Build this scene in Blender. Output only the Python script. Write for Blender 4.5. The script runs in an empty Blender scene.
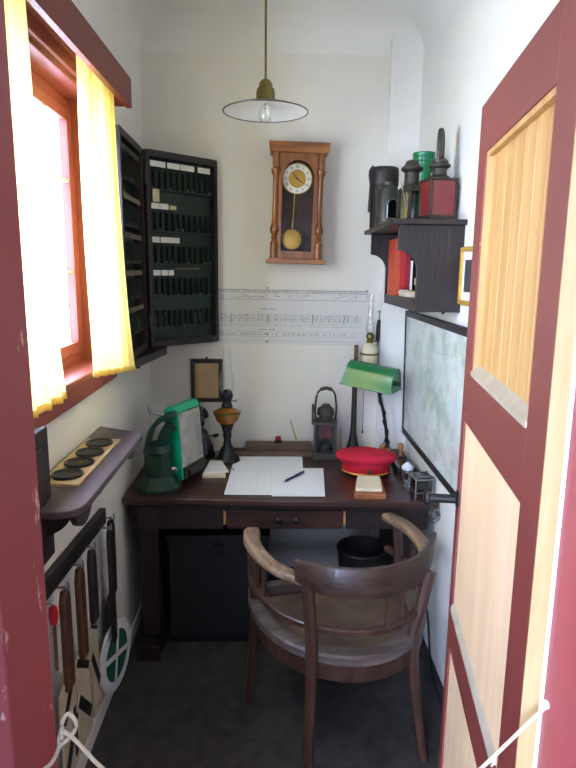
import bpy, math, random
from mathutils import Vector, Matrix
random.seed(7)
PI = math.pi
S = bpy.context.scene
COL = S.collection

# ------------------------------------------------------------------ helpers
def lin(c):
    def f(v):
        v /= 255.0
        return v / 12.92 if v <= .04045 else ((v + .055) / 1.055) ** 2.4
    return tuple(f(v) for v in c)

class B:
    """collects shapes into ONE mesh"""
    def __init__(s): s.v = []; s.f = []; s.mi = []; s.m = Matrix.Identity(4); s.k = 0
    def add(s, vs, fs):
        n = len(s.v)
        s.v += [s.m @ Vector(p) for p in vs]
        s.f += [tuple(i + n for i in f) for f in fs]; s.mi += [s.k] * len(fs)
        return s
    def box(s, x0, x1, y0, y1, z0, z1):
        return s.add([(x, y, z) for z in (z0, z1) for y in (y0, y1) for x in (x0, x1)],
              [(0,2,3,1), (4,5,7,6), (0,1,5,4), (2,6,7,3), (0,4,6,2), (1,3,7,5)])
    def lathe(s, prof, n=24, c=(0,0,0), axis=None, sx=1, sy=1):
        R = Matrix.Identity(3)
        if axis is not None: R = Vector((0,0,1)).rotation_difference(Vector(axis).normalized()).to_matrix()
        vs = []; fs = []; c = Vector(c)
        for r, z in prof:
            for i in range(n):
                a = 2 * PI * i / n
                vs.append(R @ Vector((r * sx * math.cos(a), r * sy * math.sin(a), z)) + c)
        for j in range(len(prof) - 1):
            for i in range(n):
                i2 = (i + 1) % n
                fs.append((j*n+i, j*n+i2, (j+1)*n+i2, (j+1)*n+i))
        if prof[0][0] > 1e-6: fs.append(tuple(range(n))[::-1])
        if prof[-1][0] > 1e-6: fs.append(tuple((len(prof)-1)*n + i for i in range(n)))
        return s.add(vs, fs)
    def shell(s, prof, n=24, c=(0,0,0), axis=None, sx=1, sy=1):
        """a closed profile loop turned round the axis (an open vessel with thickness)"""
        k = len(s.f)
        R = Matrix.Identity(3)
        if axis is not None: R = Vector((0,0,1)).rotation_difference(Vector(axis).normalized()).to_matrix()
        c = Vector(c); m = len(prof); vs = []; fs = []
        for r, z in prof:
            for i in range(n):
                a = 2 * PI * i / n
                vs.append(R @ Vector((r*sx*math.cos(a), r*sy*math.sin(a), z)) + c)
        for j in range(m):
            j2 = (j + 1) % m
            for i in range(n):
                i2 = (i + 1) % n
                fs.append((j*n+i, j*n+i2, j2*n+i2, j2*n+i))
        return s.add(vs, fs)
    def cyl(s, p0, p1, r0, r1=None, n=16):
        p0 = Vector(p0); p1 = Vector(p1); d = p1 - p0
        return s.lathe([(r0, 0), (r0 if r1 is None else r1, d.length)], n, p0, d)
    def sweep(s, pts, sec, closed=False, up=(0,0,1), scale=None):
        """sweep a 2D section (a: sideways, b: up) along points"""
        pts = [Vector(p) for p in pts]; n = len(pts); m = len(sec); vs = []; fs = []
        for i, p in enumerate(pts):
            if closed: t = pts[(i+1) % n] - pts[i-1]
            else: t = pts[min(i+1, n-1)] - pts[max(i-1, 0)]
            t.normalize(); u = Vector(up)
            if abs(u.dot(t)) > .97: u = Vector((1, 0, 0)) if abs(t.x) < .9 else Vector((0, 1, 0))
            a = t.cross(u).normalized(); b = a.cross(t).normalized()
            k = 1 if scale is None else scale[i]
            for q in sec: vs.append(p + a * q[0] * k + b * q[1] * k)
        for i in range(n if closed else n - 1):
            i2 = (i + 1) % n
            for j in range(m):
                j2 = (j + 1) % m
                fs.append((i*m+j, i*m+j2, i2*m+j2, i2*m+j))
        if not closed:
            fs.append(tuple(range(m))[::-1]); fs.append(tuple((n-1)*m + j for j in range(m)))
        return s.add(vs, fs)
    def tube(s, pts, r, n=8, closed=False, scale=None):
        return s.sweep(pts, [(r*math.cos(2*PI*i/n), r*math.sin(2*PI*i/n)) for i in range(n)], closed, scale=scale)
    def prism(s, poly, ax, a0, a1):
        """2D outline pushed along axis ax ('x': poly is (y,z); 'y': (x,z); 'z': (x,y))"""
        def P(q, a): return {'x': (a, q[0], q[1]), 'y': (q[0], a, q[1]), 'z': (q[0], q[1], a)}[ax]
        n = len(poly)
        vs = [P(q, a0) for q in poly] + [P(q, a1) for q in poly]
        fs = [tuple(range(n))[::-1], tuple(range(n, 2*n))] + [(i, (i+1) % n, n+(i+1) % n, n+i) for i in range(n)]
        return s.add(vs, fs)
    def frame(s, ax, u0, u1, w0, w1, t, a0, a1, tb=None):
        """rectangular frame of bar width t; ax is the depth axis"""
        tb = t if tb is None else tb
        def bx(p0, p1, q0, q1):
            if ax == 'y': s.box(p0, p1, a0, a1, q0, q1)
            else: s.box(a0, a1, p0, p1, q0, q1)
        bx(u0, u0+t, w0, w1); bx(u1-t, u1, w0, w1); bx(u0+t, u1-t, w0, w0+tb); bx(u0+t, u1-t, w1-t, w1)
        return s
    def build(s, name, mat, parent=None, bev=0, smooth=True, ang=38, seg=2, solid=0, sub=0, world=True):
        me = bpy.data.meshes.new(name)
        vs = s.v
        if parent is not None and world:
            inv = WM[parent].inverted(); vs = [inv @ p for p in vs]
        me.from_pydata([tuple(p) for p in vs], [], s.f)
        mats = mat if isinstance(mat, (list, tuple)) else [mat]
        for m in mats: me.materials.append(m)
        if len(mats) > 1:
            for p, k in zip(me.polygons, s.mi): p.material_index = k
        import bmesh
        bm = bmesh.new(); bm.from_mesh(me)
        bmesh.ops.remove_doubles(bm, verts=bm.verts, dist=1e-6)
        if not solid: bmesh.ops.recalc_face_normals(bm, faces=bm.faces)
        bm.to_mesh(me); bm.free()
        if smooth:
            me.shade_smooth(); me.set_sharp_from_angle(angle=math.radians(ang))
        o = bpy.data.objects.new(name, me); COL.objects.link(o)
        if parent is not None: o.parent = parent; WM[o] = WM[parent]
        else: WM[o] = Matrix.Identity(4)
        if solid:
            q = o.modifiers.new('solid', 'SOLIDIFY'); q.thickness = solid; q.offset = 0
        if bev:
            q = o.modifiers.new('bevel', 'BEVEL'); q.width = bev; q.segments = seg; q.limit_method = 'ANGLE'; q.angle_limit = math.radians(40)
        if sub:
            q = o.modifiers.new('sub', 'SUBSURF'); q.levels = sub; q.render_levels = sub
        return o
WM = {}

def tag(o, label, cat, group=None):
    o['label'] = label; o['category'] = cat
    if group: o['group'] = group
    return o
def thing(name, label, cat, loc=(0,0,0), rz=0, group=None):
    o = bpy.data.objects.new(name, None); COL.objects.link(o)
    o.location = loc; o.rotation_euler = (0, 0, rz); o.empty_display_size = .05
    WM[o] = Matrix.Translation(loc) @ Matrix.Rotation(rz, 4, 'Z')
    return tag(o, label, cat, group)
def struct(o):
    o['kind'] = 'structure'; return o
def sroot(name, loc=(0,0,0)):
    o = bpy.data.objects.new(name, None); COL.objects.link(o); o.location = loc
    WM[o] = Matrix.Translation(loc); o['kind'] = 'structure'; return o

def catmull(P, n=6, closed=False):
    P = [Vector(p) for p in P]; out = []; m = len(P)
    for i in range(m if closed else m - 1):
        if closed: a, b, c, d = P[i-1], P[i], P[(i+1) % m], P[(i+2) % m]
        else: a, b, c, d = P[max(i-1, 0)], P[i], P[i+1], P[min(i+2, m-1)]
        for j in range(n):
            t = j / n
            out.append(.5 * ((2*b) + (c-a)*t + (2*a-5*b+4*c-d)*t*t + (3*b-a-3*c+d)*t**3))
    if not closed: out.append(P[-1])
    return out
def RT(c, deg, ax):
    return Matrix.Translation(c) @ Matrix.Rotation(math.radians(deg), 4, ax) @ Matrix.Translation(-Vector(c))

def text_mesh(body, size, M, name, mat, parent, depth=.0004):
    """letters as a real mesh part, placed by matrix M (letters lie in local xy)"""
    cu = bpy.data.curves.new('letters', 'FONT'); cu.body = body; cu.size = size
    cu.align_x = 'CENTER'; cu.align_y = 'CENTER'; cu.extrude = depth; cu.resolution_u = 3
    t = bpy.data.objects.new('letters', cu); COL.objects.link(t)
    bpy.context.view_layer.update()
    me = bpy.data.meshes.new_from_object(t.evaluated_get(bpy.context.evaluated_depsgraph_get()))
    bpy.data.objects.remove(t); bpy.data.curves.remove(cu)
    b = B(); b.m = M
    b.add([tuple(v.co) for v in me.vertices], [tuple(p.vertices) for p in me.polygons])
    bpy.data.meshes.remove(me)
    return b

# ------------------------------------------------------------------ materials
def newmat(name):
    m = bpy.data.materials.new(name); m.use_nodes = True
    nt = m.node_tree; nt.nodes.clear()
    return m, nt, nt.nodes.new, nt.links.new
def pmat(name, col, rough=.5, metal=0, var=.12, scale=12, stretch=(1,1,1), bump=0, bscale=None, col2=None, spec=.5, wear=None, weart=.64, wscale=30, coat=0, detail=5, emit=None):
    """Principled with a soft noise variation of its colour, an optional worn colour in spots"""
    m, nt, N, L = newmat(name)
    out = N('ShaderNodeOutputMaterial'); p = N('ShaderNodeBsdfPrincipled'); L(p.outputs[0], out.inputs[0])
    p.inputs['Roughness'].default_value = rough; p.inputs['Metallic'].default_value = metal
    p.inputs['Specular IOR Level'].default_value = spec; p.inputs['Coat Weight'].default_value = coat
    tc = N('ShaderNodeTexCoord'); mp = N('ShaderNodeMapping'); mp.inputs['Scale'].default_value = stretch
    L(tc.outputs['Object'], mp.inputs[0])
    nz = N('ShaderNodeTexNoise'); nz.inputs['Scale'].default_value = scale; nz.inputs['Detail'].default_value = detail
    nz.inputs['Roughness'].default_value = .6
    L(mp.outputs[0], nz.inputs['Vector'])
    c = lin(col); a = lin(col2) if col2 else tuple(v * (1 - var) for v in c)
    b = c if col2 else tuple(min(1, v * (1 + var)) for v in c)
    rp = N('ShaderNodeValToRGB'); rp.color_ramp.elements[0].position = .32; rp.color_ramp.elements[1].position = .68
    rp.color_ramp.elements[0].color = (*a, 1); rp.color_ramp.elements[1].color = (*b, 1)
    L(nz.outputs['Fac'], rp.inputs[0]); src = rp.outputs[0]
    if wear:
        n2 = N('ShaderNodeTexNoise'); n2.inputs['Scale'].default_value = wscale; n2.inputs['Detail'].default_value = 8
        n2.inputs['Roughness'].default_value = .65; L(mp.outputs[0], n2.inputs['Vector'])
        r2 = N('ShaderNodeValToRGB'); r2.color_ramp.elements[0].position = weart; r2.color_ramp.elements[1].position = weart + .05
        L(n2.outputs['Fac'], r2.inputs[0])
        mx = N('ShaderNodeMix'); mx.data_type = 'RGBA'; L(r2.outputs[0], mx.inputs[0]); L(src, mx.inputs[6])
        mx.inputs[7].default_value = (*lin(wear), 1); src = mx.outputs[2]
    L(src, p.inputs['Base Color'])
    if bump:
        bn = N('ShaderNodeTexNoise'); bn.inputs['Scale'].default_value = bscale or scale * 3; bn.inputs['Detail'].default_value = 6
        L(mp.outputs[0], bn.inputs['Vector'])
        bp = N('ShaderNodeBump'); bp.inputs['Strength'].default_value = bump; bp.inputs['Distance'].default_value = .01
        L(bn.outputs['Fac'], bp.inputs['Height']); L(bp.outputs[0], p.inputs['Normal'])
    return m
def wood(name, dark, light, rough=.45, along='x', scale=9, bump=.15, coat=0, wear=None, weart=.66):
    st = {'x': (.12,1,1), 'y': (1,.12,1), 'z': (1,1,.12)}[along]
    st = tuple(v * 3 for v in st)
    return pmat(name, light, rough, col2=dark, scale=scale, stretch=st, bump=bump, bscale=scale*2.5, coat=coat, wear=wear, weart=weart)
def glassmat(name, tint=(1,1,1), edge=.25, base=.06, rough=.02):
    m, nt, N, L = newmat(name)
    out = N('ShaderNodeOutputMaterial'); mx = N('ShaderNodeMixShader'); t = N('ShaderNodeBsdfTransparent'); g = N('ShaderNodeBsdfGlossy')
    t.inputs[0].default_value = (*tint, 1); g.inputs['Roughness'].default_value = rough
    lw = N('ShaderNodeLayerWeight'); lw.inputs['Blend'].default_value = .35
    mr = N('ShaderNodeMapRange'); mr.inputs['To Min'].default_value = base; mr.inputs['To Max'].default_value = edge
    nz = N('ShaderNodeTexNoise'); nz.inputs['Scale'].default_value = 14
    ad = N('ShaderNodeMath'); ad.operation = 'MULTIPLY_ADD'; ad.inputs[1].default_value = .015
    L(nz.outputs['Fac'], ad.inputs[0]); L(mr.outputs[0], ad.inputs[2])
    L(lw.outputs['Facing'], mr.inputs[0]); L(ad.outputs[0], mx.inputs[0]); L(t.outputs[0], mx.inputs[1]); L(g.outputs[0], mx.inputs[2])
    L(mx.outputs[0], out.inputs[0]); return m

M = {}
M['plaster'] = pmat('plaster', (232,230,225), .9, var=.03, scale=2.2, bump=.12, bscale=26, spec=.2)
M['plaster_back'] = pmat('plaster_back', (230,226,218), .9, var=.035, scale=1.8, bump=.12, bscale=24, spec=.2)
M['floor'] = pmat('floor_stone', (66,62,58), .8, var=.3, scale=14, bump=.3, bscale=60, col2=(42,40,38), wear=(92,88,82), weart=.66, wscale=40)
M['red'] = pmat('red_paint', (122,54,48), .5, var=.1, scale=5, wear=(206,158,140), weart=.655, wscale=12, bump=.08)
M['redin'] = pmat('window_red_paint', (116,52,44), .45, var=.1, scale=6, bump=.06)
M['redv'] = pmat('pelmet_red_paint', (112,46,38), .5, var=.1, scale=6, bump=.06)
M['jamb'] = pmat('jamb_red_paint', (150,66,70), .5, var=.08, scale=5, wear=(240,206,200), weart=.63, wscale=15, stretch=(1,1,.45), bump=.08)
M['pine'] = pmat('bare_pine', (206,164,104), .55, col2=(178,132,76), scale=5, stretch=(4,4,.35), bump=.08)
M['palepine'] = pmat('pale_bare_pine', (236,206,172), .6, col2=(226,190,150), scale=4, stretch=(4,4,.3), bump=.05)
M['greywood'] = pmat('weathered_ledge', (172,160,142), .7, var=.12, scale=20)
M['edgewood'] = pmat('door_edge_wood', (172,148,104), .6, col2=(152,126,80), scale=8, stretch=(3,3,.4), wear=(230,222,204), weart=.6, wscale=9)
M['white'] = pmat('white_paint', (232,228,220), .5, var=.03, scale=8)
M['dark'] = wood('dark_stained_wood', (30,21,18), (48,34,29), .42, 'y')
M['deskwood'] = wood('desk_wood', (44,26,22), (74,46,38), .3, 'x', coat=.15)
M['darkz'] = wood('dark_wood_upright', (26,19,17), (42,30,27), .45, 'z')
M['black_wood'] = wood('blackened_wood', (22,18,18), (40,32,30), .5, 'y')
M['shelfwood'] = wood('lilac_brown_shelf', (62,50,54), (92,78,82), .42, 'y')
M['chair'] = wood('chair_wood', (44,28,22), (78,52,42), .36, 'z', coat=.1)
M['arm'] = wood('worn_arm_wood', (84,60,46), (160,132,108), .45, 'y', scale=14, wear=(186,164,142), weart=.62)
M['crest'] = wood('crest_wood', (40,27,22), (76,52,43), .38, 'x', coat=.12)
M['seat'] = pmat('seat_leather', (104,84,68), .55, col2=(60,48,42), scale=7, bump=.2, wear=(134,96,66), weart=.6, wscale=9)
M['seatrim'] = wood('seat_rim_wood', (70,58,54), (110,96,92), .4, 'x')
M['clock'] = wood('honey_clock_wood', (98,52,16), (158,96,36), .32, 'z', coat=.3)
M['clockx'] = wood('clock_moulding_wood', (104,58,18), (166,104,42), .34, 'x', coat=.3)
M['clockin'] = pmat('clock_inside', (62,40,30), .6, var=.2, scale=9)
M['brass'] = pmat('brass', (176,140,62), .34, .9, var=.15, scale=18)
M['brassold'] = pmat('old_brass', (116,104,58), .42, .8, var=.25, scale=22)
M['enamel'] = pmat('dial_enamel', (232,228,214), .25, var=.02)
M['ink'] = pmat('print_ink', (64,64,72), .8, var=.1)
M['ruleink'] = pmat('pale_rule_ink', (204,206,216), .85, var=.05)
M['inkpale'] = pmat('faded_print_ink', (134,134,142), .85, var=.15, scale=60)
M['black'] = pmat('black_metal', (26,26,28), .4, .2, var=.2, scale=16)
M['blackgloss'] = pmat('black_gloss', (14,14,15), .18, 0, var=.1, coat=.4)
M['iron'] = pmat('grey_tin', (74,74,68), .45, .55, var=.25, scale=18, wear=(58,50,44), weart=.58, wscale=16)
M['iron2'] = pmat('dark_tin', (66,62,54), .5, .5, var=.28, scale=20, wear=(100,88,66), weart=.62, wscale=18)
M['steel'] = pmat('worn_steel', (150,150,148), .28, .9, var=.12, scale=20)
M['leather'] = pmat('black_leather', (40,34,34), .5, var=.2, scale=26, bump=.2)
M['green'] = pmat('dark_green_iron', (22,58,44), .38, .1, var=.22, scale=14, bump=.06)
M['teal'] = pmat('teal_enamel', (16,172,130), .35, var=.08, scale=7)
M['plate'] = pmat('scale_face', (206,206,204), .3, .1, var=.08, scale=9, col2=(168,168,160))
M['shade'] = pmat('green_enamel', (16,112,62), .2, var=.06, scale=6, coat=.3)
M['greenlamp'] = pmat('green_lamp_enamel', (30,120,74), .3, var=.14, scale=14)
M['cabgreen'] = pmat('cabinet_green_lining', (20,40,32), .6, var=.22, scale=14)
M['cabrack'] = pmat('ticket_rack', (26,38,32), .5, var=.35, scale=30)
M['cabinet'] = wood('cabinet_wood', (24,16,16), (46,32,30), .5, 'z')
M['label'] = pmat('white_card', (226,224,218), .8, var=.03)
M['oldlabel'] = pmat('yellowed_card', (206,194,150), .8, var=.08, scale=30)
M['ticket'] = pmat('ticket_card', (104,96,78), .8, var=.3, scale=50)
M['paper'] = pmat('white_paper', (236,236,240), .8, var=.012, scale=5)
M['paper2'] = pmat('cream_paper', (224,212,184), .8, var=.05, scale=12)
M['plan'] = pmat('plan_paper', (218,216,214), .85, var=.02, scale=4)
M['oldprint'] = pmat('brown_old_print', (184,158,120), .8, var=.12, scale=9, bump=.05)
M['gold'] = pmat('gold_frame', (206,166,70), .38, .3, var=.12, scale=22)
M['redbook'] = pmat('red_cloth', (186,40,40), .6, var=.1, scale=20)
M['orangebook'] = pmat('orange_cloth', (200,76,48), .6, var=.08, scale=20)
M['darkredbook'] = pmat('dark_red_cloth', (146,28,42), .6, var=.1, scale=20)
M['capred'] = pmat('cap_red_felt', (206,42,66), .85, var=.06, scale=60, bump=.1, spec=.2)
M['capband'] = pmat('cap_band_red', (190,30,44), .85, var=.06, scale=60, spec=.2)
M['braid'] = pmat('gold_braid', (216,170,76), .4, .5, var=.2, scale=120)
M['redglass'] = pmat('red_lens', (120,36,40), .22, var=.12, scale=10, coat=.4)
M['amber'] = pmat('amber_glass', (150,92,20), .12, var=.18, scale=9, coat=.6)
M['pencil'] = pmat('yellow_wood_pen', (196,166,92), .45, var=.1)
M['bluepen'] = pmat('navy_pen', (26,36,96), .3, var=.05)
M['woodknob'] = pmat('turned_wood_knob', (172,118,76), .45, var=.12, scale=25)
M['blockwood'] = wood('brown_block_wood', (120,70,40), (172,108,66), .45, 'x')
M['traywood'] = wood('ink_tray_wood', (66,48,38), (112,86,66), .5, 'x')
M['discboard'] = wood('thin_plywood', (166,136,92), (206,178,130), .55, 'y')
M['stick'] = wood('paddle_handle_wood', (60,36,24), (104,66,44), .45, 'z')
M['stickd'] = wood('paddle_handle_dark', (30,22,20), (52,38,32), .45, 'z')
M['boardwhite'] = pmat('board_off_white', (196,184,156), .6, var=.12, scale=14)
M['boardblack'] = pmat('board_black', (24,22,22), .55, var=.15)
M['signwhite'] = pmat('sign_white', (232,234,238), .45, var=.02)
M['signgreen'] = pmat('sign_green', (10,92,72), .45, var=.05)
M['rope'] = pmat('white_cord', (238,226,216), .75, var=.06, scale=90)
M['ropeold'] = pmat('beige_cord', (206,190,160), .8, var=.1, scale=90)
M['redcloth'] = pmat('red_cloth_flag', (186,24,40), .8, var=.08)
M['glass'] = glassmat('clear_glass', edge=.08, base=.0)
M['pane'] = glassmat('window_glass', (.97,.99,.98), edge=.22, base=.03)
M['chimney'] = glassmat('lamp_chimney_glass', (.95,.96,.97), edge=.62, base=.07)
M['bulb'] = glassmat('bulb_glass', (.97,.98,.98), edge=.6, base=.1)
M['thickglass'] = glassmat('thick_glass', (.5,.52,.5), edge=.3, base=.05)
M['enamelwhite'] = pmat('white_enamel', (220,220,226), .3, var=.03)
M['enameldark'] = pmat('dark_enamel_top', (70,62,60), .35, var=.1)
M['cable'] = pmat('black_rubber', (24,24,26), .6)
M['ground'] = pmat('outdoor_paving', (70,67,62), .9, var=.15, scale=6)

def curtain_mat():
    m, nt, N, L = newmat('yellow_curtain_cloth')
    out = N('ShaderNodeOutputMaterial'); mx = N('ShaderNodeMixShader'); d = N('ShaderNodeBsdfDiffuse'); t = N('ShaderNodeBsdfTranslucent')
    w = N('ShaderNodeTexNoise'); w.inputs['Scale'].default_value = 8
    rp = N('ShaderNodeValToRGB'); rp.color_ramp.elements[0].color = (*lin((242,220,126)), 1); rp.color_ramp.elements[1].color = (*lin((248,232,150)), 1)
    L(w.outputs['Fac'], rp.inputs[0]); L(rp.outputs[0], d.inputs[0]); L(rp.outputs[0], t.inputs[0])
    mx.inputs[0].default_value = .36; L(d.outputs[0], mx.inputs[1]); L(t.outputs[0], mx.inputs[2]); L(mx.outputs[0], out.inputs[0])
    return m
M['curtain'] = curtain_mat()

def map_mat():
    m, nt, N, L = newmat('relief_map_print')
    out = N('ShaderNodeOutputMaterial'); p = N('ShaderNodeBsdfPrincipled'); L(p.outputs[0], out.inputs[0]); p.inputs['Roughness'].default_value = .4
    tc = N('ShaderNodeTexCoord')
    n1 = N('ShaderNodeTexNoise'); n1.inputs['Scale'].default_value = 4.5; n1.inputs['Detail'].default_value = 9; n1.inputs['Roughness'].default_value = .62
    L(tc.outputs['Object'], n1.inputs['Vector'])
    rp = N('ShaderNodeValToRGB'); e = rp.color_ramp.elements
    e[0].position = .3; e[0].color = (*lin((160,178,168)), 1); e[1].position = .72; e[1].color = (*lin((236,236,228)), 1)
    for pos, c in ((.42, (190,206,196)), (.5, (222,228,224)), (.58, (216,226,230)), (.64, (228,228,214))):
        q = e.new(pos); q.color = (*lin(c), 1)
    L(n1.outputs['Fac'], rp.inputs[0])
    v = N('ShaderNodeTexVoronoi'); v.feature = 'DISTANCE_TO_EDGE'; v.inputs['Scale'].default_value = 9
    nv = N('ShaderNodeTexNoise'); nv.inputs['Scale'].default_value = 9; nv.inputs['Detail'].default_value = 6
    L(tc.outputs['Object'], nv.inputs['Vector'])
    va = N('ShaderNodeVectorMath'); va.operation = 'MULTIPLY_ADD'; va.inputs[1].default_value = (.25,.25,.25)
    L(nv.outputs['Color'], va.inputs[0]); L(tc.outputs['Object'], va.inputs[2]); L(va.outputs[0], v.inputs['Vector'])
    r2 = N('ShaderNodeValToRGB'); r2.color_ramp.elements[0].position = .0; r2.color_ramp.elements[0].color = (1,1,1,1); r2.color_ramp.elements[1].position = .035; r2.color_ramp.elements[1].color = (0,0,0,1)
    L(v.outputs['Distance'], r2.inputs[0])
    ml = N('ShaderNodeMath'); ml.operation = 'MULTIPLY'; ml.inputs[1].default_value = .4; L(r2.outputs[0], ml.inputs[0])
    mx = N('ShaderNodeMix'); mx.data_type = 'RGBA'; L(ml.outputs[0], mx.inputs[0]); L(rp.outputs[0], mx.inputs[6]); mx.inputs[7].default_value = (*lin((150,168,180)), 1)
    L(mx.outputs[2], p.inputs['Base Color'])
    return m
M['map'] = map_mat()

# ------------------------------------------------------------------ the room
XL, XR, YB, ZC = -.68, .73, 3.25, 2.95
YF0, YF1 = .705, .85            # front wall with the doorway
b = B().box(-1.6, 1.5, YF0, 3.45, -.1, 0); struct(b.build('floor', M['floor'], smooth=False))
# outdoor paving in front of the doorway
b = B().box(-2.2, 2.2, -2.6, YF0, -.12, -.02); struct(b.build('floor_outside', M['ground'], smooth=False))
# ceiling: plaster with a rounded cove along back and side walls
xs = [XL + t for t in (0,.005,.02,.04,.06,.08,.11,.14)] + [-.3, 0, .3] + [XR - t for t in (.14,.11,.08,.06,.04,.02,.005,0)]
ys = [YF0, 1.2, 2.0, 2.6, 3.0] + [YB - t for t in (.14,.11,.08,.06,.04,.02,.005,0)]
def cz(x, y):
    r = .14; z = ZC
    for d in (x - XL, XR - x, YB - y):
        if d < r: z = min(z, ZC - r + math.sqrt(max(0, r*r - (r-d)**2)))
    return z
vs = [(x, y, cz(x, y)) for y in ys for x in xs]; n = len(xs)
fs = [(j*n+i, j*n+i+1, (j+1)*n+i+1, (j+1)*n+i) for j in range(len(ys)-1) for i in range(n-1)]
b = B().add(vs, fs); b.box(-1.0, 1.0, YF0, 3.45, ZC + .01, ZC + .1)
struct(b.build('ceiling', M['plaster'], ang=60))
b = B().box(-1.0, 1.0, YB, YB + .2, 0, ZC + .05); struct(b.build('wall_back', M['plaster_back'], smooth=False))
b = B().box(XR, XR + .2, YF0, YB, 0, ZC + .05); struct(b.build('wall_right', M['plaster'], smooth=False))
WY0, WY1, WZ0, WZ1 = 1.26, 2.41, 1.37, 2.375   # window opening
XO = -.80
b = B().box(XO, XL, YF0, WY0, 0, ZC+.05).box(XO, XL, WY1, YB, 0, ZC+.05).box(XO, XL, WY0, WY1, 0, WZ0).box(XO, XL, WY0, WY1, WZ1, ZC+.05)
struct(b.build('wall_left', M['plaster'], smooth=False))
JL, JR, ZT = -.348, .4445, 2.2
b = B().box(XO, JL-.045, YF0+.02, YF1, 0, ZC+.05).box(JR+.045, XR+.2, YF0+.02, YF1, 0, ZC+.05).box(JL-.045, JR+.045, YF0+.02, YF1, ZT+.045, ZC+.05)
b.box(XR+.2, 2.2, YF0+.02, YF1, 0, 3.0)
struct(b.build('wall_front', M['plaster'], smooth=False))
# unseen side wall and roof, added to block daylight around the doorway
b = B().box(-1.0, -.82, -1.0, YF1, 0, 3.05); struct(b.build('wall_light_block', M['plaster'], smooth=False))
b = B().box(-1.15, 2.2, -1.2, YF1, 3.05, 3.2); struct(b.build('ceiling_light_block', M['plaster'], smooth=False))
# shallow flue step in the back right corner
b = B().box(.565, XR, YB-.035, YB, 0, ZC-.02); struct(b.build('trim_1', M['plaster'], smooth=False, bev=.006))
# doorway lining: two jambs and a head, with flat casings outside
b = B().box(JL-.045, JL, YF0, YF1, 0, ZT).box(JL-.15, JL-.045, YF0-.012, YF0+.02, 0, ZT+.1)
struct(b.build('trim_2', M['jamb'], bev=.003))
b = B().box(JR, JR+.045, YF0, YF1+.017, 0, ZT).box(JR+.045, JR+.15, YF0-.012, YF0+.02, 0, ZT+.1)
struct(b.build('trim_3', M['jamb'], bev=.003))
b = B().box(JL-.045, JR+.045, YF0, YF1, ZT, ZT+.045).box(JL-.045, JR+.045, YF0-.012, YF0+.02, ZT+.045, ZT+.1)
struct(b.build('trim_4', M['jamb'], bev=.003))
b = B().box(XL-.04, XL+.012, YF1, 3.2, 0, .07); struct(b.build('baseboard_left', M['plaster'], bev=.004))

# ------------------------------------------------------------------ window
XS = -.775                       # plane of the sashes
w = sroot('window_1', (XL, 1.835, WZ0))
b = B().box(XO, XL+.004, WY0, WY0+.022, WZ0, WZ1).box(XO, XL+.004, WY1-.022, WY1, WZ0, WZ1).box(XO, XL+.004, WY0+.022, WY1-.022, WZ1-.022, WZ1)
b.build('lining', M['redin'], w, bev=.002)
b = B().box(XL, XL+.022, WY0-.07, WY0+.004, WZ0-.065, WZ1+.06).box(XL, XL+.022, WY1-.004, WY1+.066, WZ0-.065, WZ1+.06)
b.box(XL, XL+.022, WY0+.004, WY1-.004, WZ1-.004, WZ1+.06).box(XL, XL+.022, WY0+.004, WY1-.004, WZ0-.065, WZ0)
b.build('casing', M['redin'], w, bev=.004)
B().box(XO, XL+.03, WY0+.022, WY1-.022, WZ0, WZ0+.02).build('sill', M['redin'], w, bev=.004)
b = B().frame('x', WY0+.022, WY1-.022, WZ0+.02, WZ1-.022, .04, XS-.012, XS+.014); b.build('frame', M['redin'], w, bev=.003)
for y0, y1, ym in ((WY0+.062, 1.835, 1.5), (1.835, WY1-.062, 2.12)):
    sash = B().frame('x', y0, y1, WZ0+.06, WZ1-.062, .042, XS-.010, XS+.02).build('sash', M['redin'], w, bev=.003)
    B().box(XS+.004, XS+.009, y0+.04, y1-.04, WZ0+.1, WZ1-.1).build('pane', M['pane'], sash, smooth=False)
    q = B().box(XS-.006, XS+.016, ym-.005, ym+.005, WZ0+.1, WZ1-.1)
    for z in (1.735, 2.06): q.box(XS-.005, XS+.015, y0+.042, y1-.042, z-.004, z+.004)
    q.build('muntin', M['greywood'], sash)
b = B().box(XS+.02, XS+.03, 1.82, 1.85, 1.70, 1.78).cyl((XS+.03, 1.835, 1.74), (XS+.055, 1.835, 1.74), .006).cyl((XS+.055, 1.835, 1.745), (XS+.055, 1.835, 1.66), .007)
b.build('handle', M['brassold'], w)

# pelmet board over the curtains
t = thing('curtain_pelmet', 'dark red painted box pelmet above the window', 'pelmet', (XL, 1.7, 2.33))
B().box(-.56, -.538, .98, 2.39, 2.333, 2.437).build('front_board', M['redv'], t, bev=.003)
B().box(XL, -.56, 2.368, 2.388, 2.338, 2.436).build('end_board', M['redv'], t, bev=.002)
B().box(XL, -.56, .98, 2.368, 2.415, 2.436).build('top_board', M['redv'], t, bev=.002)
t = thing('curtain_rod', 'thin rod behind the red pelmet carrying the yellow curtains', 'curtain rod', (XL, 1.7, 2.36))
B().cyl((-.60, .99, 2.402), (-.60, 2.366, 2.402), .006).build('rod', M['brassold'], t)

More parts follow.
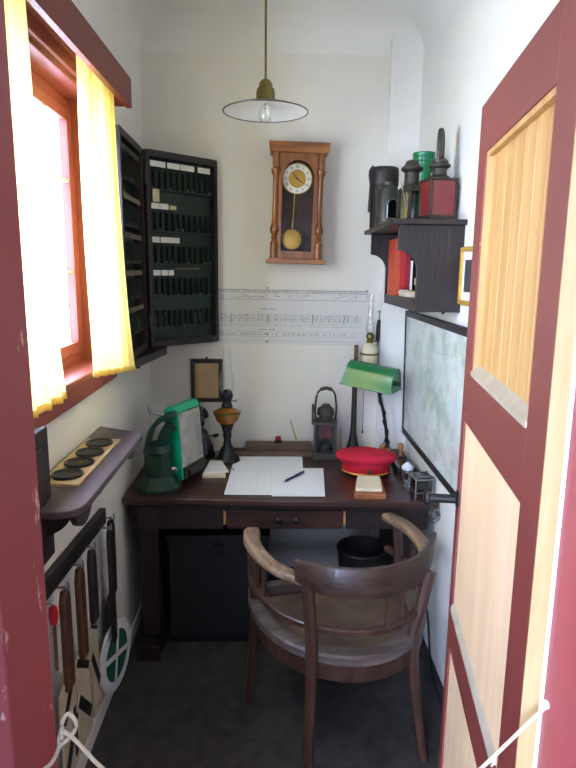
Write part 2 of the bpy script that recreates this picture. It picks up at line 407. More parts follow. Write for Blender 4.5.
def curtain(name, label, y0t, y1t, y0b, y1b, zb0, zb1, nf, xb, flare):
    b = B(); nx, nz = 120, 52; vs = []; fs = []
    for j in range(nz + 1):
        v = j / nz
        for i in range(nx + 1):
            u = i / nx
            y = (y0t + (y1t-y0t)*u) * (1-v) + (y0b + (y1b-y0b)*u) * v
            z = 2.40 + (zb0 + (zb1-zb0)*u - 2.40) * v
            amp = .016 * (1 - .55*v)
            ph = 2*PI*nf*u + .5*math.sin(3*u + 2*v)
            x = -.603 + xb*v*v + amp * math.sin(ph) + .005*math.sin(2.3*ph + 1.7 + v) + flare*v*v*u
            vs.append((x, y + .006*math.cos(ph), z))
    for j in range(nz):
        for i in range(nx): fs.append((j*(nx+1)+i, j*(nx+1)+i+1, (j+1)*(nx+1)+i+1, (j+1)*(nx+1)+i))
    t = thing(name, label, 'curtain', ((-.6), (y0t+y1t)/2, zb1), 0, 'yellow window curtains')
    o = b.add(vs, fs).build('cloth', M['curtain'], t, ang=180)
    h = B()
    m = (nx + 1) * nz
    h.add([vs[m-(nx+1)+i] for i in range(nx+1)] + [vs[m+i] for i in range(nx+1)], [(i, i+1, nx+2+i, nx+1+i) for i in range(nx)])
    h.build('hem', M['curtain'], t, ang=180, solid=.003)
    return t
curtain('curtain', 'pale yellow curtain hanging beside the wooden ticket cabinet', 1.985, 2.355, 1.87, 2.41, 1.41, 1.345, 6, .03, .008)
curtain('curtain', 'pale yellow curtain hanging next to the red door post', 1.10, 1.575, 1.12, 1.65, 1.40, 1.39, 6, .022, 0)

# ------------------------------------------------------------------ door leaf, opened into the room
ang = math.atan2(.143, 1)
d = sroot('door_1', (.412, .87, .01)); d.rotation_euler = (0, 0, -ang)
WM[d] = Matrix.Translation((.412, .87, .01)) @ Matrix.Rotation(-ang, 4, 'Z')
# local: y along the leaf, x is thickness (0 = face towards the window), z up
def ring(b, y0, y1, z0, z1, Y0, Y1, Z0, Z1, x0, x1):
    b.box(x0, x1, Y0, y0, Z0, Z1).box(x0, x1, y1, Y1, Z0, Z1).box(x0, x1, y0, y1, Z0, z0).box(x0, x1, y0, y1, z1, Z1)
b = B()
W = .748
b.box(0, .036, .004, .112, 0, 2.15).box(0, .036, .655, W, 1.48, 2.15).box(0, .036, .705, W, 0, 1.48)
b.box(0, .036, .112, .655, 2.026, 2.15)                       # top rail
b.box(0, .036, .112, .705, 1.345, 1.48)                       # lock rail
b.box(0, .036, .112, .705, .668, .79)                         # lower rail
b.box(0, .036, .112, .705, 0, .12)                            # bottom rail
b.build('leaf', M['red'], d, bev=.0015, world=False)
B().box(0, .036, 0, .004, 0, 2.15).build('hinge_edge', [M['edgewood']], d, world=False)
B().box(.027, .036, -.0015, .0, 0, 2.15).build('edge_strip', M['white'], d, world=False)
b = B()
for k in range(7):                                            # beaded boards of the upper panel
    y0 = .112 + .543*k/7; y1 = .112 + .543*(k+1)/7
    b.box(.018, .028, y0 + .003, y1 - .003, 1.48, 2.026); b.box(.021, .028, y0-.003, y0+.003, 1.48, 2.026)
b.build('boarded_panel', M['pine'], d, bev=.0015, world=False)
ring(b2 := B(), .124, .643, 1.49, 2.014, .112, .655, 1.48, 2.026, .004, .02); b2.build('panel_moulding', M['pine'], d, world=False)
b = B(); b.prism([(-.001, 1.478), (.02, 1.478), (.02, 1.51), (.004, 1.492), (-.001, 1.49)], 'y', .118, .649); b.build('ledge', M['greywood'], d, world=False)
B().box(.006, .03, .112, .705, .79, 1.345).build('plain_panel', M['palepine'], d, world=False)
b = B(); b.prism([(-.004, .786), (.01, .786), (.01, .815), (-.001, .80)], 'y', .14, .70); b.build('ledge', M['greywood'], d, world=False)
B().box(.006, .03, .112, .705, .12, .668).build('plain_panel', M['palepine'], d, world=False)
B().box(.004, .032, W, W+.003, .86, 1.09).build('lock_plate', M['black'], d, bev=.001, world=False)
h = B(); h.lathe([(.026, 0), (.026, .004), (.014, .008)], 20, (0, W-.03, 1.115), (-1,0,0))
h.cyl((0, W-.03, 1.115), (-.088, W-.03, 1.115), .0125, n=16)
h.lathe([(.0125, 0), (.021, .004), (.021, .012), (.012, .017)], 20, (-.078, W-.03, 1.115), (-1,0,0))
h.tube(catmull([(-.068, W-.03, 1.112), (-.07, W-.034, 1.09), (-.076, W-.038, 1.066), (-.066, W-.04, 1.05), (-.052, W-.04, 1.06), (-.054, W-.036, 1.078)], 5), .0055, 8)
h.build('handle', M['black'], d, world=False)

# ------------------------------------------------------------------ pendant lamp
px, py = -.045, 2.5
t = thing('pendant_lamp', 'flat white enamel pendant lamp on a long rod', 'lamp', (px, py, 2.33))
B().cyl((px, py, 2.47), (px, py, ZC), .0045).build('rod', M['brassold'], t)
B().lathe([(.001, 0), (.045, -.001), (.043, -.03), (.012, -.045)], 24, (px, py, ZC)).build('ceiling_rose', M['brassold'], t)
B().lathe([(.008, .118), (.018, .112), (.026, .10), (.026, .09), (.034, .08), (.037, .066), (.036, .052), (.044, .036), (.046, .031), (0, .0305)][::-1], 24, (px, py, 2.357)).build('socket', M['brassold'], t)
sh = B()
sh.lathe([(.045, .0268), (.09, .02), (.14, .0055), (.164, -.0035), (.1665, -.0065)], 48, (px, py, 2.362))
sh.f = sh.f[:-2]; sh.mi = sh.mi[:-2]
o = sh.build('shade', [M['enameldark'], M['enamelwhite']], t, ang=70)
me = o.data
# inner skin in white enamel
inn = B().lathe([(.0, .0245), (.045, .0240), (.09, .0172), (.14, .003), (.164, -.006)], 48, (px, py, 2.362))
inn.f = [f for f in inn.f if len(f) == 4]
inn.build('shade_inside', M['enamelwhite'], t, ang=70)
rim = B(); rim.tube([(px+.1655*math.cos(2*PI*i/48), py+.1655*math.sin(2*PI*i/48), 2.3558) for i in range(48)], .0028, 8, True); rim.build('rim', M['enameldark'], t)
bu = B().lathe([(.0, -.06), (.012, -.058), (.022, -.05), (.028, -.037), (.028, -.024), (.022, -.008), (.014, .008), (.0125, .022)], 24, (px, py, 2.374)); bu.build('bulb', M['bulb'], t, ang=180)
f = B().cyl((px, py, 2.361), (px, py, 2.386), .004, .005, 8).tube([(px-.008, py, 2.351), (px, py, 2.365), (px+.008, py, 2.351)], .001, 5); f.build('filament', M['steel'], t)

# ------------------------------------------------------------------ wall clock
t = thing('wall_clock', 'honey brown wooden pendulum clock on the back wall', 'clock', (.112, YB, 1.78))
TL = RT((.112, 3.2, 2.36), 1.4, 'Y')
def CB(): q = B(); q.m = TL; return q
F = 3.125
cx = .112
CB().box(cx-.125, cx+.125, 3.235, YB, 1.80, 2.33).build('back_panel', M['clockin'], t)
q = CB().box(cx-.125, cx-.108, F+.02, 3.235, 1.80, 2.325).box(cx+.108, cx+.125, F+.02, 3.235, 1.80, 2.325).box(cx-.108, cx+.108, F+.02, 3.235, 2.31, 2.325).box(cx-.108, cx+.108, F+.02, 3.235, 1.80, 1.815)
q.build('case', M['clock'], t, bev=.002)
q = CB().prism([(cx-.15, 2.368), (cx+.15, 2.368), (cx+.147, 2.328), (cx+.135, 2.318), (cx-.135, 2.318), (cx-.147, 2.328)], 'y', F-.03, YB); q.build('crown', M['clockx'], t, bev=.003)
q = CB().prism([(cx-.15, 1.782), (cx+.15, 1.782), (cx+.15, 1.797), (cx+.132, 1.808), (cx-.132, 1.808), (cx-.15, 1.797)], 'y', F-.03, YB); q.build('base_board', M['clockx'], t, bev=.003)
# door frame with an arched opening
arch = [(cx + .078*math.cos(a), 2.205 + .082*math.sin(a)) for a in [PI*i/24 for i in range(25)]]
q = CB()
outer = [(cx-.1, 1.808), (cx+.1, 1.808), (cx+.1, 2.318), (cx-.1, 2.318)]
n = len(arch)
pts = arch + [(cx-.078, 1.845), (cx+.078, 1.845)]
def opening(q, pts, outer, y0, y1):
    """plate between an outline and an opening: both resampled to pair up"""
    m = len(pts); c = (cx, 2.06); op = []
    for (x, z) in pts:
        dx, dz = x-c[0], z-c[1]; best = 1e9
        if abs(dx) > 1e-9: best = min(best, (outer[1][0]-c[0] if dx > 0 else outer[0][0]-c[0]) / dx)
        if abs(dz) > 1e-9: best = min(best, (outer[2][1]-c[1] if dz > 0 else outer[0][1]-c[1]) / dz)
        op.append((c[0]+dx*best, c[1]+dz*best))
    vs = [(x, y0, z) for x, z in pts] + [(x, y0, z) for x, z in op] + [(x, y1, z) for x, z in pts] + [(x, y1, z) for x, z in op]
    fs = []
    for i in range(m):
        j = (i+1) % m
        fs += [(i, j, m+j, m+i), (2*m+i, 3*m+i, 3*m+j, 2*m+j), (i, 2*m+i, 2*m+j, j), (m+i, m+j, 3*m+j, 3*m+i)]
    q.add(vs, fs)
# densify straight runs so the pairing keeps the corners
full = []
for i in range(len(pts)):
    a, c2 = pts[i], pts[(i+1) % len(pts)]
    k = 1 if i < n-1 else 12
    for s_ in range(k): full.append((a[0]+(c2[0]-a[0])*s_/k, a[1]+(c2[1]-a[1])*s_/k))
opening(q, full, outer, F-.002, F+.02); q.build('door_frame', M['clock'], t)
q = CB().box(cx-.09, cx+.09, F+.006, F+.008, 1.83, 2.30); q.build('glass', M['glass'], t, smooth=False)
for s_ in (-1, 1):
    x = cx + s_*.112
    q = CB()
    q.lathe([(.019, 1.808), (.019, 1.885), (.014, 1.89), (.012, 1.90), (.017, 1.906), (.013, 1.914), (.012, 1.922), (.021, 1.935), (.023, 1.95), (.017, 1.972), (.0135, 1.985),
             (.0135, 2.205), (.018, 2.212), (.0235, 2.23), (.0235, 2.238), (.017, 2.245), (.018, 2.26), (.018, 2.318)], 20, (x, F-.004, 0))
    q.build('column', M['clock'], t)
dz_ = 2.203
q = CB().lathe([(0, -.001), (.071, 0), (.073, .004), (.071, .007), (0, .0075)], 40, (cx-.004, F+.045, dz_), (0,-1,0))
dial = q.build('dial', M['enamel'], t)
CB().lathe([(.0, .0), (.044, .0), (.044, .002), (0, .002)], 36, (cx-.004, F+.0375, dz_), (0,-1,0)).build('dial_centre', M['brass'], dial)
q2 = CB(); q2.shell([(.0715, 0), (.0765, .0), (.0765, .006), (.0715, .006)], 40, (cx-.004, F+.041, dz_), (0,-1,0)); q2.build('bezel', M['brass'], dial)
nums = None
for k, s_ in enumerate(['XII','I','II','III','IV','V','VI','VII','VIII','IX','X','XI']):
    a = PI/2 - k*PI/6
    Mx = TL @ Matrix.Translation((cx-.004 + .0575*math.cos(a), F+.0368, dz_ + .0575*math.sin(a))) @ Matrix.Rotation(PI/2, 4, 'X') @ Matrix.Rotation(a-PI/2, 4, 'Z') @ Matrix.Diagonal((.8,1,1,1))
    tb = text_mesh(s_, .021, Mx, 'numerals', None, None)
    if nums is None: nums = tb
    else:
        off = len(nums.v); nums.v += tb.v; nums.f += [tuple(i+off for i in f_) for f_ in tb.f]; nums.mi += tb.mi
nums.build('numerals', M['black'], dial, smooth=False)
q = CB()
for a, L_ in ((math.radians(132), .040), (math.radians(-35), .05)):
    p0 = Vector((cx-.004, F+.034, dz_)); p1 = p0 + Vector((math.cos(a)*L_, 0, math.sin(a)*L_)); q.cyl(p0 - (p1-p0)*.2, p1, .0022, .001, 8)
q.lathe([(.005, 0), (.005, .004)], 12, (cx-.004, F+.036, dz_), (0,-1,0))
q.build('hand', M['black'], dial)
CB().cyl((cx-.013, F+.06, 2.14), (cx-.02, F+.06, 1.93), .0028, n=8).build('pendulum_rod', M['brass'], t)
CB().lathe([(0, -.006), (.04, -.005), (.054, 0), (.05, .005), (.03, .009), (0, .011)], 32, (cx-.0215, F+.055, 1.905), (0,-1,0)).build('pendulum_bob', M['brass'], t)

# ------------------------------------------------------------------ ticket cabinet with its leaf swung open
t = thing('ticket_cabinet', 'dark wooden ticket cabinet with open leaf beside the window', 'cabinet', (-.62, 2.7, 1.375))
def leafspace(p0, p1):
    """local frame: x along p0->p1 in plan, y into the leaf (behind its face), z up"""
    p0 = Vector((*p0, 0)); dx = Vector((p1[0]-p0[0], p1[1]-p0[1], 0)); L_ = dx.length; dx.normalize(); dy = Vector((0,0,1)).cross(dx)
    return Matrix(((dx.x, dy.x, 0, p0.x), (dx.y, dy.y, 0, p0.y), (0,0,1,0), (0,0,0,1))), L_
rows = (2.23, 2.04, 1.885, 1.73, 1.575)
labels = {0: ((.02,.075), (.082,.13), (.133,.185), (.20,.25)), 1: ((.02,.05), (.052,.083)), 2: ((.02,.047), (.05,.122)), 3: ((.02,.047), (.051,.074), (.077,.097))}
def tick_leaf(mat, L_, z0, z1, depth, with_labels, nm):
    def Q(): q = B(); q.m = mat; return q
    q = Q(); q.box(0, .02, 0, depth, z0, z1).box(L_-.02, L_, 0, depth, z0, z1).box(.02, L_-.02, 0, depth, z0, z0+.03).box(.02, L_-.02, 0, depth, z1-.03, z1)
    root = q.build(nm, M['cabinet'], t, bev=.002)
    Q().box(.02, L_-.02, depth-.012, depth, z0+.03, z1-.03).build('lining', M['cabgreen'], root)
    for k, zr in enumerate(rows):
        q = Q()
        zt = zr - .015
        q.box(.022, L_-.022, .02, depth-.012, zr-.115, zr-.108)
        nn = 11
        for i in range(nn + 1):
            x = .024 + (L_-.048)*i/nn
            q.box(x-.0016, x+.0016, .016, depth-.012, zr-.108, zt-.012)
        q.build('ticket_rack', M['cabrack'], root)
        for i in range(nn):
            x = .024 + (L_-.048)*(i+.5)/nn
            if (i*5 + k*3) % 7 < 3: Q().box(x-.005, x+.005, .0125, .016, zr-.108, zr-.099).build('ticket', M['ticket'], root)
            elif k == 4 and i in (0, 1, 6, 7, 8): Q().box(x-.0015, x+.0015, .012, .0155, zr-.108, zr-.045).build('ticket', M['ticket'], root)
    return root, Q
m1, L1 = leafspace((-.600, 2.90), (-.30, 3.19))
k_ = .96
m1b = m1
leaf, Q = tick_leaf(m1, L1, 1.375, 2.288, .05, True, 'leaf')
sc_ = L1/.275
for k, ls in labels.items():
    for (a0, a1) in ls: Q().box(a0*sc_, a1*sc_, .0105, .0125, rows[k]-.012, rows[k]+.014).build('label', M['label'], leaf)
Q().box(.088*sc_, .112*sc_, .0105, .0125, rows[1]-.01, rows[1]+.009).build('label', M['oldlabel'], leaf)
Q().box(.026*sc_, .05*sc_, .0105, .0125, 2.06, 2.118).build('paper_tag', M['oldlabel'], leaf)
Q().box(.1*sc_, .2*sc_, .0105, .0135, rows[3]+.018, rows[3]+.026).build('strip', M['ticket'], leaf)
m2, L2 = leafspace((-.60, 2.44), (-.612, 2.885))
case_, Q2 = tick_leaf(m2, L2, 1.375, 2.288, .062, False, 'case')
for zr in rows: Q2().box(.03, L2-.03, .0105, .0125, zr-.01, zr+.012).build('label', M['ticket'] if zr < 2.1 else M['cabgreen'], case_)
b = B()
for z in (1.5, 2.17): b.cyl((-.604, 2.893, z-.035), (-.604, 2.893, z+.035), .006)
b.build('hinge', M['black'], t)
b = B().prism([(-.678, 2.47), (-.678, 3.05), (-.56, 3.05), (-.535, 2.95), (-.595, 2.47)], 'z', 1.335, 1.37); b.prism([(2.9, 1.335), (3.0, 1.335), (2.95, 1.30), (2.9, 1.27)], 'x', -.678, -.66)
b.build('support_board', M['cabinet'], t, bev=.002)

# ------------------------------------------------------------------ track plan on the back wall
t = thing('track_plan', 'long white track plan sheet pinned to the back wall', 'poster', (.09, YB, 1.35))
tm = RT((.09, 3.247, 1.5), .45, 'Y')
q = B(); q.m = tm; q.box(-.36, .495, 3.2465, 3.249, 1.352, 1.648); q.build('sheet', M['plan'], t, smooth=False)
q = B(); q.m = tm; qp = B(); qp.m = tm
yy = 3.2458
def ln(Q_, x0, z0, x1, z1, wd=.0011):
    dx, dz = x1-x0, z1-z0; l = math.hypot(dx, dz); nx, nz = -dz/l*wd/2, dx/l*wd/2
    Q_.add([(x0+nx, yy, z0+nz), (x1+nx, yy, z1+nz), (x1-nx, yy, z1-nz), (x0-nx, yy, z0-nz)], [(0,1,2,3)])
rnd = random.Random(3)
for z, wd in ((1.643, .002), (1.63, .0014), (1.592, .0015)): ln(q, -.34, z, .488, z, wd)
ln(q, .488, 1.643, .488, 1.592); ln(q, .43, 1.63, .43, 1.592)
for i in range(85):
    x = -.33 + .81*i/85
    if not (.12 < x < .16): ln(q, x, 1.632, x, 1.641, .0022 if rnd.random() > .4 else .001)
for i in range(60):
    x = -.32 + .74*rnd.random(); z = 1.6 + .024*rnd.random(); ln(qp, x, z, x + .012 + .02*rnd.random(), z, .0012)
for z in (1.49, 1.478, 1.465, 1.45): ln(qp, -.34, z, .47, z, .001)
for i in range(32):                                          # fans of crossing tracks and signals
    x = -.33 + .78*i/32 + .01*rnd.random(); h_ = .022 + .02*rnd.random()
    ln(q if i % 3 else qp, x, 1.475, x + h_*(1 if i % 2 else .75), 1.475 + h_, .0012)
    ln(qp, x, 1.475 + h_, x + h_, 1.475, .001)
    if i % 2: ln(q, x+.008, 1.475, x+.008, 1.51 + .015*rnd.random(), .0013)
    for _ in range(3): ln(qp, x + .02*rnd.random(), 1.5+.02*rnd.random(), x+.006+.02*rnd.random(), 1.5+.02*rnd.random(), .0014)
for x in (-.24, -.04, .2, .37): ln(q, x, 1.465, x, 1.515, .003)
ln(q, -.09, 1.543, -.045, 1.543, .0026); ln(q, -.035, 1.543, .0, 1.543, .0026)
ln(q, -.09, 1.432, -.045, 1.432, .0024); ln(q, -.035, 1.432, .0, 1.432, .0024)
for z in (1.42, 1.395, 1.372): ln(qp, -.34, z, .47, z, .001)
for i in range(70):
    x = -.33 + .78*i/70
    if rnd.random() > .25: ln(q if rnd.random() > .5 else qp, x, 1.402, x + .004, 1.402 + .01*rnd.random() + .004, .003)
    if rnd.random() > .4: ln(qp, x, 1.455, x+.005, 1.458, .002)
ln(q, -.045, 1.40, -.045, 1.418, .004)
q.build('drawn_lines', M['ink'], t, smooth=False); qp.build('fine_lines', M['inkpale'], t, smooth=False)
q = B()
for (x, z) in ((.488, 1.643), (-.045, 1.655), (-.045, 1.368)): q.lathe([(.0045, 0), (.004, .003), (0, .004)], 10, (x, 3.2465, z), (0,-1,0))
q.build('pin', M['black'], t)

# ------------------------------------------------------------------ small framed print on the back wall
t = thing('picture_frame', 'small black framed brown print on the back wall', 'picture', (-.372, YB, 1.03))
B().frame('y', -.460, -.288, 1.034, 1.270, .021, 3.225, 3.248).build('frame', M['black_wood'], t, bev=.002)
B().box(-.442, -.306, 3.236, 3.244, 1.052, 1.252).build('print', M['oldprint'], t)
B().box(-.44, -.308, 3.2325, 3.2345, 1.054, 1.25).build('glass', M['glass'], t, smooth=False)
B().lathe([(.006, 0), (.006, .012), (0, .013)], 10, (-.374, 3.249, 1.277), (0,-1,0)).tube([(-.38, 3.235, 1.268), (-.374, 3.235, 1.278), (-.368, 3.235, 1.268)], .0012, 6).build('hook', M['black'], t)

# ------------------------------------------------------------------ oil lamp hung on the wall, right of the plan
t = thing('wall_oil_lamp', 'brass oil lamp hung on the back wall above the green lamp shade', 'lamp', (.505, 3.2, 1.25))
lx, ly = .503, 3.172
B().tube([(lx+.047*math.cos(2*PI*i/28), ly+.047*math.sin(2*PI*i/28), 1.316) for i in range(28)], .005, 8, True).tube([(lx, ly+.044, 1.316), (lx, 3.235, 1.316)], .005, 8).build('ring', M['brassold'], t)
B().box(lx-.02, lx+.02, 3.237, 3.249, 1.24, 1.35).build('wall_plate', M['brassold'], t, bev=.003)
B().lathe([(0, 0), (.026, 0), (.036, .02), (.042, .06), (.043, .09), (.044, .1), (.038, .116), (.022, .13), (.013, .135)], 28, (lx, ly, 1.24)).build('font', M['paper2'], t, ang=60)
B().lathe([(.013, 0), (.02, .004), (.02, .012), (.014, .016), (.02, .024), (.023, .036), (.018, .05), (.01, .056)], 24, (lx, ly, 1.373)).cyl((lx+.018, ly, 1.383), (lx+.036, ly, 1.383), .0035, n=8).build('burner', M['brassold'], t)
o = B().lathe([(.017, 0), (.021, .01), (.025, .03), (.022, .055), (.0165, .085), (.0145, .13), (.0145, .215)], 24, (lx, ly, 1.415)); o.f = [f_ for f_ in o.f if len(f_) == 4]; o.build('chimney', M['chimney'], t, ang=180)

t = thing('hand_tool', 'dark handled tool on a nail beside the wall oil lamp', 'tool', (.556, 3.24, 1.36))
B().lathe([(0, 0), (.009, .004), (.0125, .03), (.0125, .085), (.009, .115), (.004, .122)], 14, (.553, 3.232, 1.372), (.03,-.02,1)).build('handle', M['black_wood'], t)
B().tube([(.557, 3.228, 1.49), (.558, 3.23, 1.535)], .0022, 6).tube([(.548, 3.232, 1.537), (.558, 3.231, 1.533), (.568, 3.232, 1.537)], .0022, 6).cyl((.553, 3.232, 1.372), (.553, 3.234, 1.352), .003, n=8).build('shank', M['black'], t)
B().lathe([(.002, 0), (.002, .024), (.004, .026), (0, .027)], 8, (.558, 3.25, 1.54), (0,-1,0)).build('nail', M['steel'], t)

# ------------------------------------------------------------------ shelf on the right wall
t = thing('wall_shelf', 'dark brown wooden wall shelf holding the signal lanterns', 'shelf', (.6, 2.72, 1.6))
B().box(.44, .729, 2.345, 3.085, 1.927, 1.947).build('top_board', M['dark'], t, bev=.003)
def side(y0):
    poly = [(.729, 1.592), (.729, 1.927), (.472, 1.927), (.472, 1.83)] 
    for i in range(9):
        a = PI/2*i/8
        poly.append((.472 + .078*math.sin(a), 1.752 + .078*math.cos(a)))
    poly += [(.55, 1.592)]
    return B().prism(poly, 'y', y0, y0+.018)
side(2.372).build('side_panel', M['darkz'], t, bev=.002); side(3.045).build('side_panel', M['darkz'], t, bev=.002)
B().box(.545, .725, 2.39, 3.045, 1.618, 1.638).box(.552, .566, 2.39, 3.045, 1.592, 1.618).build('lower_board', M['dark'], t, bev=.002)

def put_book(x0, th, dep, h_, mt, label):
    y0 = 2.855
    k = thing('red_book', label, 'book', (x0+th/2, y0+dep/2, 1.638), 0, 'red books on the wall shelf')
    B().box(x0, x0+th, y0, y0+.002, 1.638, 1.638+h_).box(x0, x0+.0025, y0+.002, y0+dep, 1.638, 1.638+h_).box(x0+th-.0025, x0+th, y0+.002, y0+dep, 1.638, 1.638+h_).build('cover', M[mt], k, bev=.0006)
    B().box(x0+.0025, x0+th-.0025, y0+.002, y0+dep-.004, 1.641, 1.638+h_-.004).build('pages', M['paper2'], k)
put_book(.556, .027, .17, .262, 'orangebook', 'orange red book spine nearest the outer edge of wall shelf')
put_book(.584, .023, .17, .262, 'redbook', 'bright red book spine standing between orange and crimson spines')
put_book(.608, .022, .17, .262, 'darkredbook', 'deep crimson book spine next to the white booklet')
k = thing('white_book', 'thin white booklet standing beside the red books', 'book', (.64, 2.92, 1.638))
B().box(.632, .639, 2.84, 3.0, 1.638, 1.80).build('pages', M['paper'], k, bev=.001)
# a heap of papers and a box lying on the lower board
k = thing('paper_pile', 'curled cream papers lying on the lower shelf board', 'papers', (.62, 2.75, 1.638))
B().box(.575, .71, 2.66, 2.82, 1.638, 1.655).build('stack', M['paper2'], k, bev=.002)
B().box(.577, .70, 2.665, 2.815, 1.6555, 1.663).build('top_sheets', M['oldlabel'], k, bev=.002)
sh_ = []
for i in range(13):
    u = i/12; sh_.append((.568 - .004*math.sin(PI*u), 2.655 + .15*u, 1.645 + .022*math.sin(PI*u*.9)))
B().sweep(sh_, [(-.001, -.0015), (.03, -.0015), (.03, .0015), (-.001, .0015)]).build('curled_sheet', M['paper'], k)
k = thing('dark_bottle', 'small dark glass bottle on the papers of the wall shelf', 'bottle', (.66, 2.75, 1.664))
B().lathe([(0, 0), (.03, .0), (.032, .006), (.032, .07), (.026, .09), (.011, .105), (.01, .13), (.013, .133), (.013, .142), (0, .142)], 20, (.665, 2.75, 1.6635)).build('glass', M['blackgloss'], k)
B().box(.6305, .6325, 2.738, 2.762, 1.69, 1.72).build('label', M['oldlabel'], k)

# items on the shelf top
Z = 1.947
k = thing('leather_case', 'tall black leather cylinder case with strap on wall shelf', 'case', (.508, 2.955, Z))
B().lathe([(0, 0), (.062, 0), (.062, .2), (0, .2)], 32, (.508, 2.955, Z)).build('body', M['leather'], k, bev=.003)
B().lathe([(.0655, .195), (.068, .2), (.068, .262), (.066, .275), (.06, .281), (0, .283)], 32, (.508, 2.955, Z)).build('lid', M['leather'], k, bev=.002)
B().sweep(catmull([(.445, 2.94, Z+.2), (.437, 2.93, Z+.245), (.441, 2.935, Z+.268), (.455, 2.94, Z+.285)], 5), [(-.007,-.0015), (.007,-.0015), (.007,.0015), (-.007,.0015)], up=(0,1,0)).sweep(catmull([(.443, 2.935, Z+.2), (.4395, 2.93, Z+.14), (.4365, 2.93, Z+.075)], 5), [(-.006,-.0015), (.006,-.0015), (.006,.0015), (-.006,.0015)], up=(0,1,0)).build('strap', M['leather'], k)

k = thing('hand_lantern', 'grey tin lantern with arched window before the leather case', 'lantern', (.49, 2.74, Z))
B().lathe([(0, 0), (.052, 0), (.052, .012), (.046, .016), (.046, .15), (.04, .165), (.03, .172), (.03, .185), (0, .187)], 28, (.49, 2.74, Z)).build('body', M['iron'], k)
ar = [(-.026, .03), (.026, .03), (.026, .085)] + [(.026*math.cos(a), .085+.026*math.sin(a)) for a in [PI*i/10 for i in range(1, 10)]] + [(-.026, .085)]
q = B(); q.m = Matrix.Translation((.49, 2.74, Z)) @ Matrix.Rotation(math.radians(18), 4, 'Z'); q.prism(ar, 'y', -.049, -.035); q.build('window', M['blackgloss'], k)
q = B(); q.m = Matrix.Translation((.49, 2.74, Z)) @ Matrix.Rotation(math.radians(18), 4, 'Z'); q.tube([(x, -.049, z) for x, z in ar], .0035, 6, True); q.build('window_rim', M['steel'], k)
B().box(.438, .446, 2.72, 2.74, Z+.06, Z+.12).build('side_hook', M['iron2'], k, bev=.001)

k = thing('hand_lantern', 'tin lantern with glazed faces and round chimney on wall shelf', 'lantern', (.562, 2.60, Z))
def oct_body(q, c, r, z0, z1, n=6, rot=.2): q.lathe([(0, z0), (r, z0), (r, z1), (0, z1)], n, c, None)
q = B(); q.m = Matrix.Translation((.562, 2.60, Z)) @ Matrix.Rotation(.25, 4, 'Z')
q.lathe([(0, 0), (.064, 0), (.064, .018), (0, .018)], 6).lathe([(0, .128), (.064, .128), (.05, .142), (.03, .16), (0, .16)], 6)
for i in range(6):
    a = PI/3*i; q.box(.058*math.cos(a)-.005, .058*math.cos(a)+.005, .058*math.sin(a)-.005, .058*math.sin(a)+.005, .018, .128)
q.build('body', M['iron2'], k)
q = B(); q.m = Matrix.Translation((.562, 2.60, Z)) @ Matrix.Rotation(.25, 4, 'Z'); q.lathe([(0, .0185), (.054, .0185), (.054, .1275), (0, .1275)], 6); q.build('glass', M['thickglass'], k, smooth=False)
B().lathe([(.032, .158), (.03, .18), (.03, .205), (.046, .216), (.046, .224), (.032, .234), (.026, .25), (.012, .256), (0, .257)], 24, (.562, 2.60, Z)).build('chimney_cap', M['iron2'], k)
B().lathe([(0, .0), (.018, .0), (.02, .03), (.008, .045), (.006, .07), (0, .08)], 14, (.562, 2.60, Z+.019)).build('burner', M['iron'], k)
B().tube(catmull([(.515, 2.575, Z+.16), (.528, 2.565, Z+.1), (.552, 2.548, Z+.04)], 5), .0035, 6).build('guard_wire', M['steel'], k)

k = thing('green_lamp', 'green enamel waisted lamp behind the red glass lantern', 'lamp', (.645, 2.76, Z))
B().shell([(.0, 0), (.045, 0), (.045, .06), (.04, .1), (.029, .17), (.028, .2), (.042, .25), (.046, .262), (.046, .3), (.048, .304), (.048, .313), (.043, .313), (.043, .262), (.0, .235)], 30, (.645, 2.76, Z)).build('body', M['greenlamp'], k)
B().tube([(.645+.0465*math.cos(2*PI*i/30), 2.76+.0465*math.sin(2*PI*i/30), Z+.295) for i in range(30)], .003, 6, True).tube([(.645+.0465*math.cos(2*PI*i/30), 2.76+.0465*math.sin(2*PI*i/30), Z+.275) for i in range(30)], .003, 6, True).build('rim', M['greenlamp'], k)

k = thing('signal_lantern', 'square signal lantern with large red glass on wall shelf', 'lantern', (.655, 2.50, Z))
lm = Matrix.Translation((.650, 2.50, Z)) @ Matrix.Rotation(math.radians(11), 4, 'Z') @ Matrix.Diagonal((.94,.94,1,1))
def LB(): q = B(); q.m = lm; return q
q = LB().box(-.062, .062, -.058, .058, 0, .022)
for sx in (-1, 1):
    for sy in (-1, 1): q.box(sx*.057-.005, sx*.057+.005, sy*.053-.005, sy*.053+.005, .022, .158)
q.box(-.062, .062, -.058, .058, .158, .166)
q.build('body', M['iron2'], k, bev=.0015)
LB().box(-.05, .05, -.054, -.05, .024, .156).build('red_glass', M['redglass'], k)
LB().box(-.0595, -.0545, -.047, .047, .024, .156).build('red_glass', M['redglass'], k)
LB().box(-.05, .05, .047, .052, .022, .158).box(.054, .058, -.047, .047, .022, .158).build('back_plate', M['iron2'], k)
LB().lathe([(.05, .166), (.04, .178), (.03, .182), (.03, .205), (.046, .213), (.046, .22), (.034, .228), (.034, .236), (.02, .246), (0, .248)], 24, (0, 0, 0)).build('chimney_cap', M['iron2'], k)
hp = [(-.022, 0, .226), (-.027, 0, .26), (-.028, 0, .3), (-.024, 0, .328), (-.012, 0, .341), (0, 0, .343), (.012, 0, .341), (.024, 0, .328), (.028, 0, .3), (.027, 0, .26), (.022, 0, .226)]
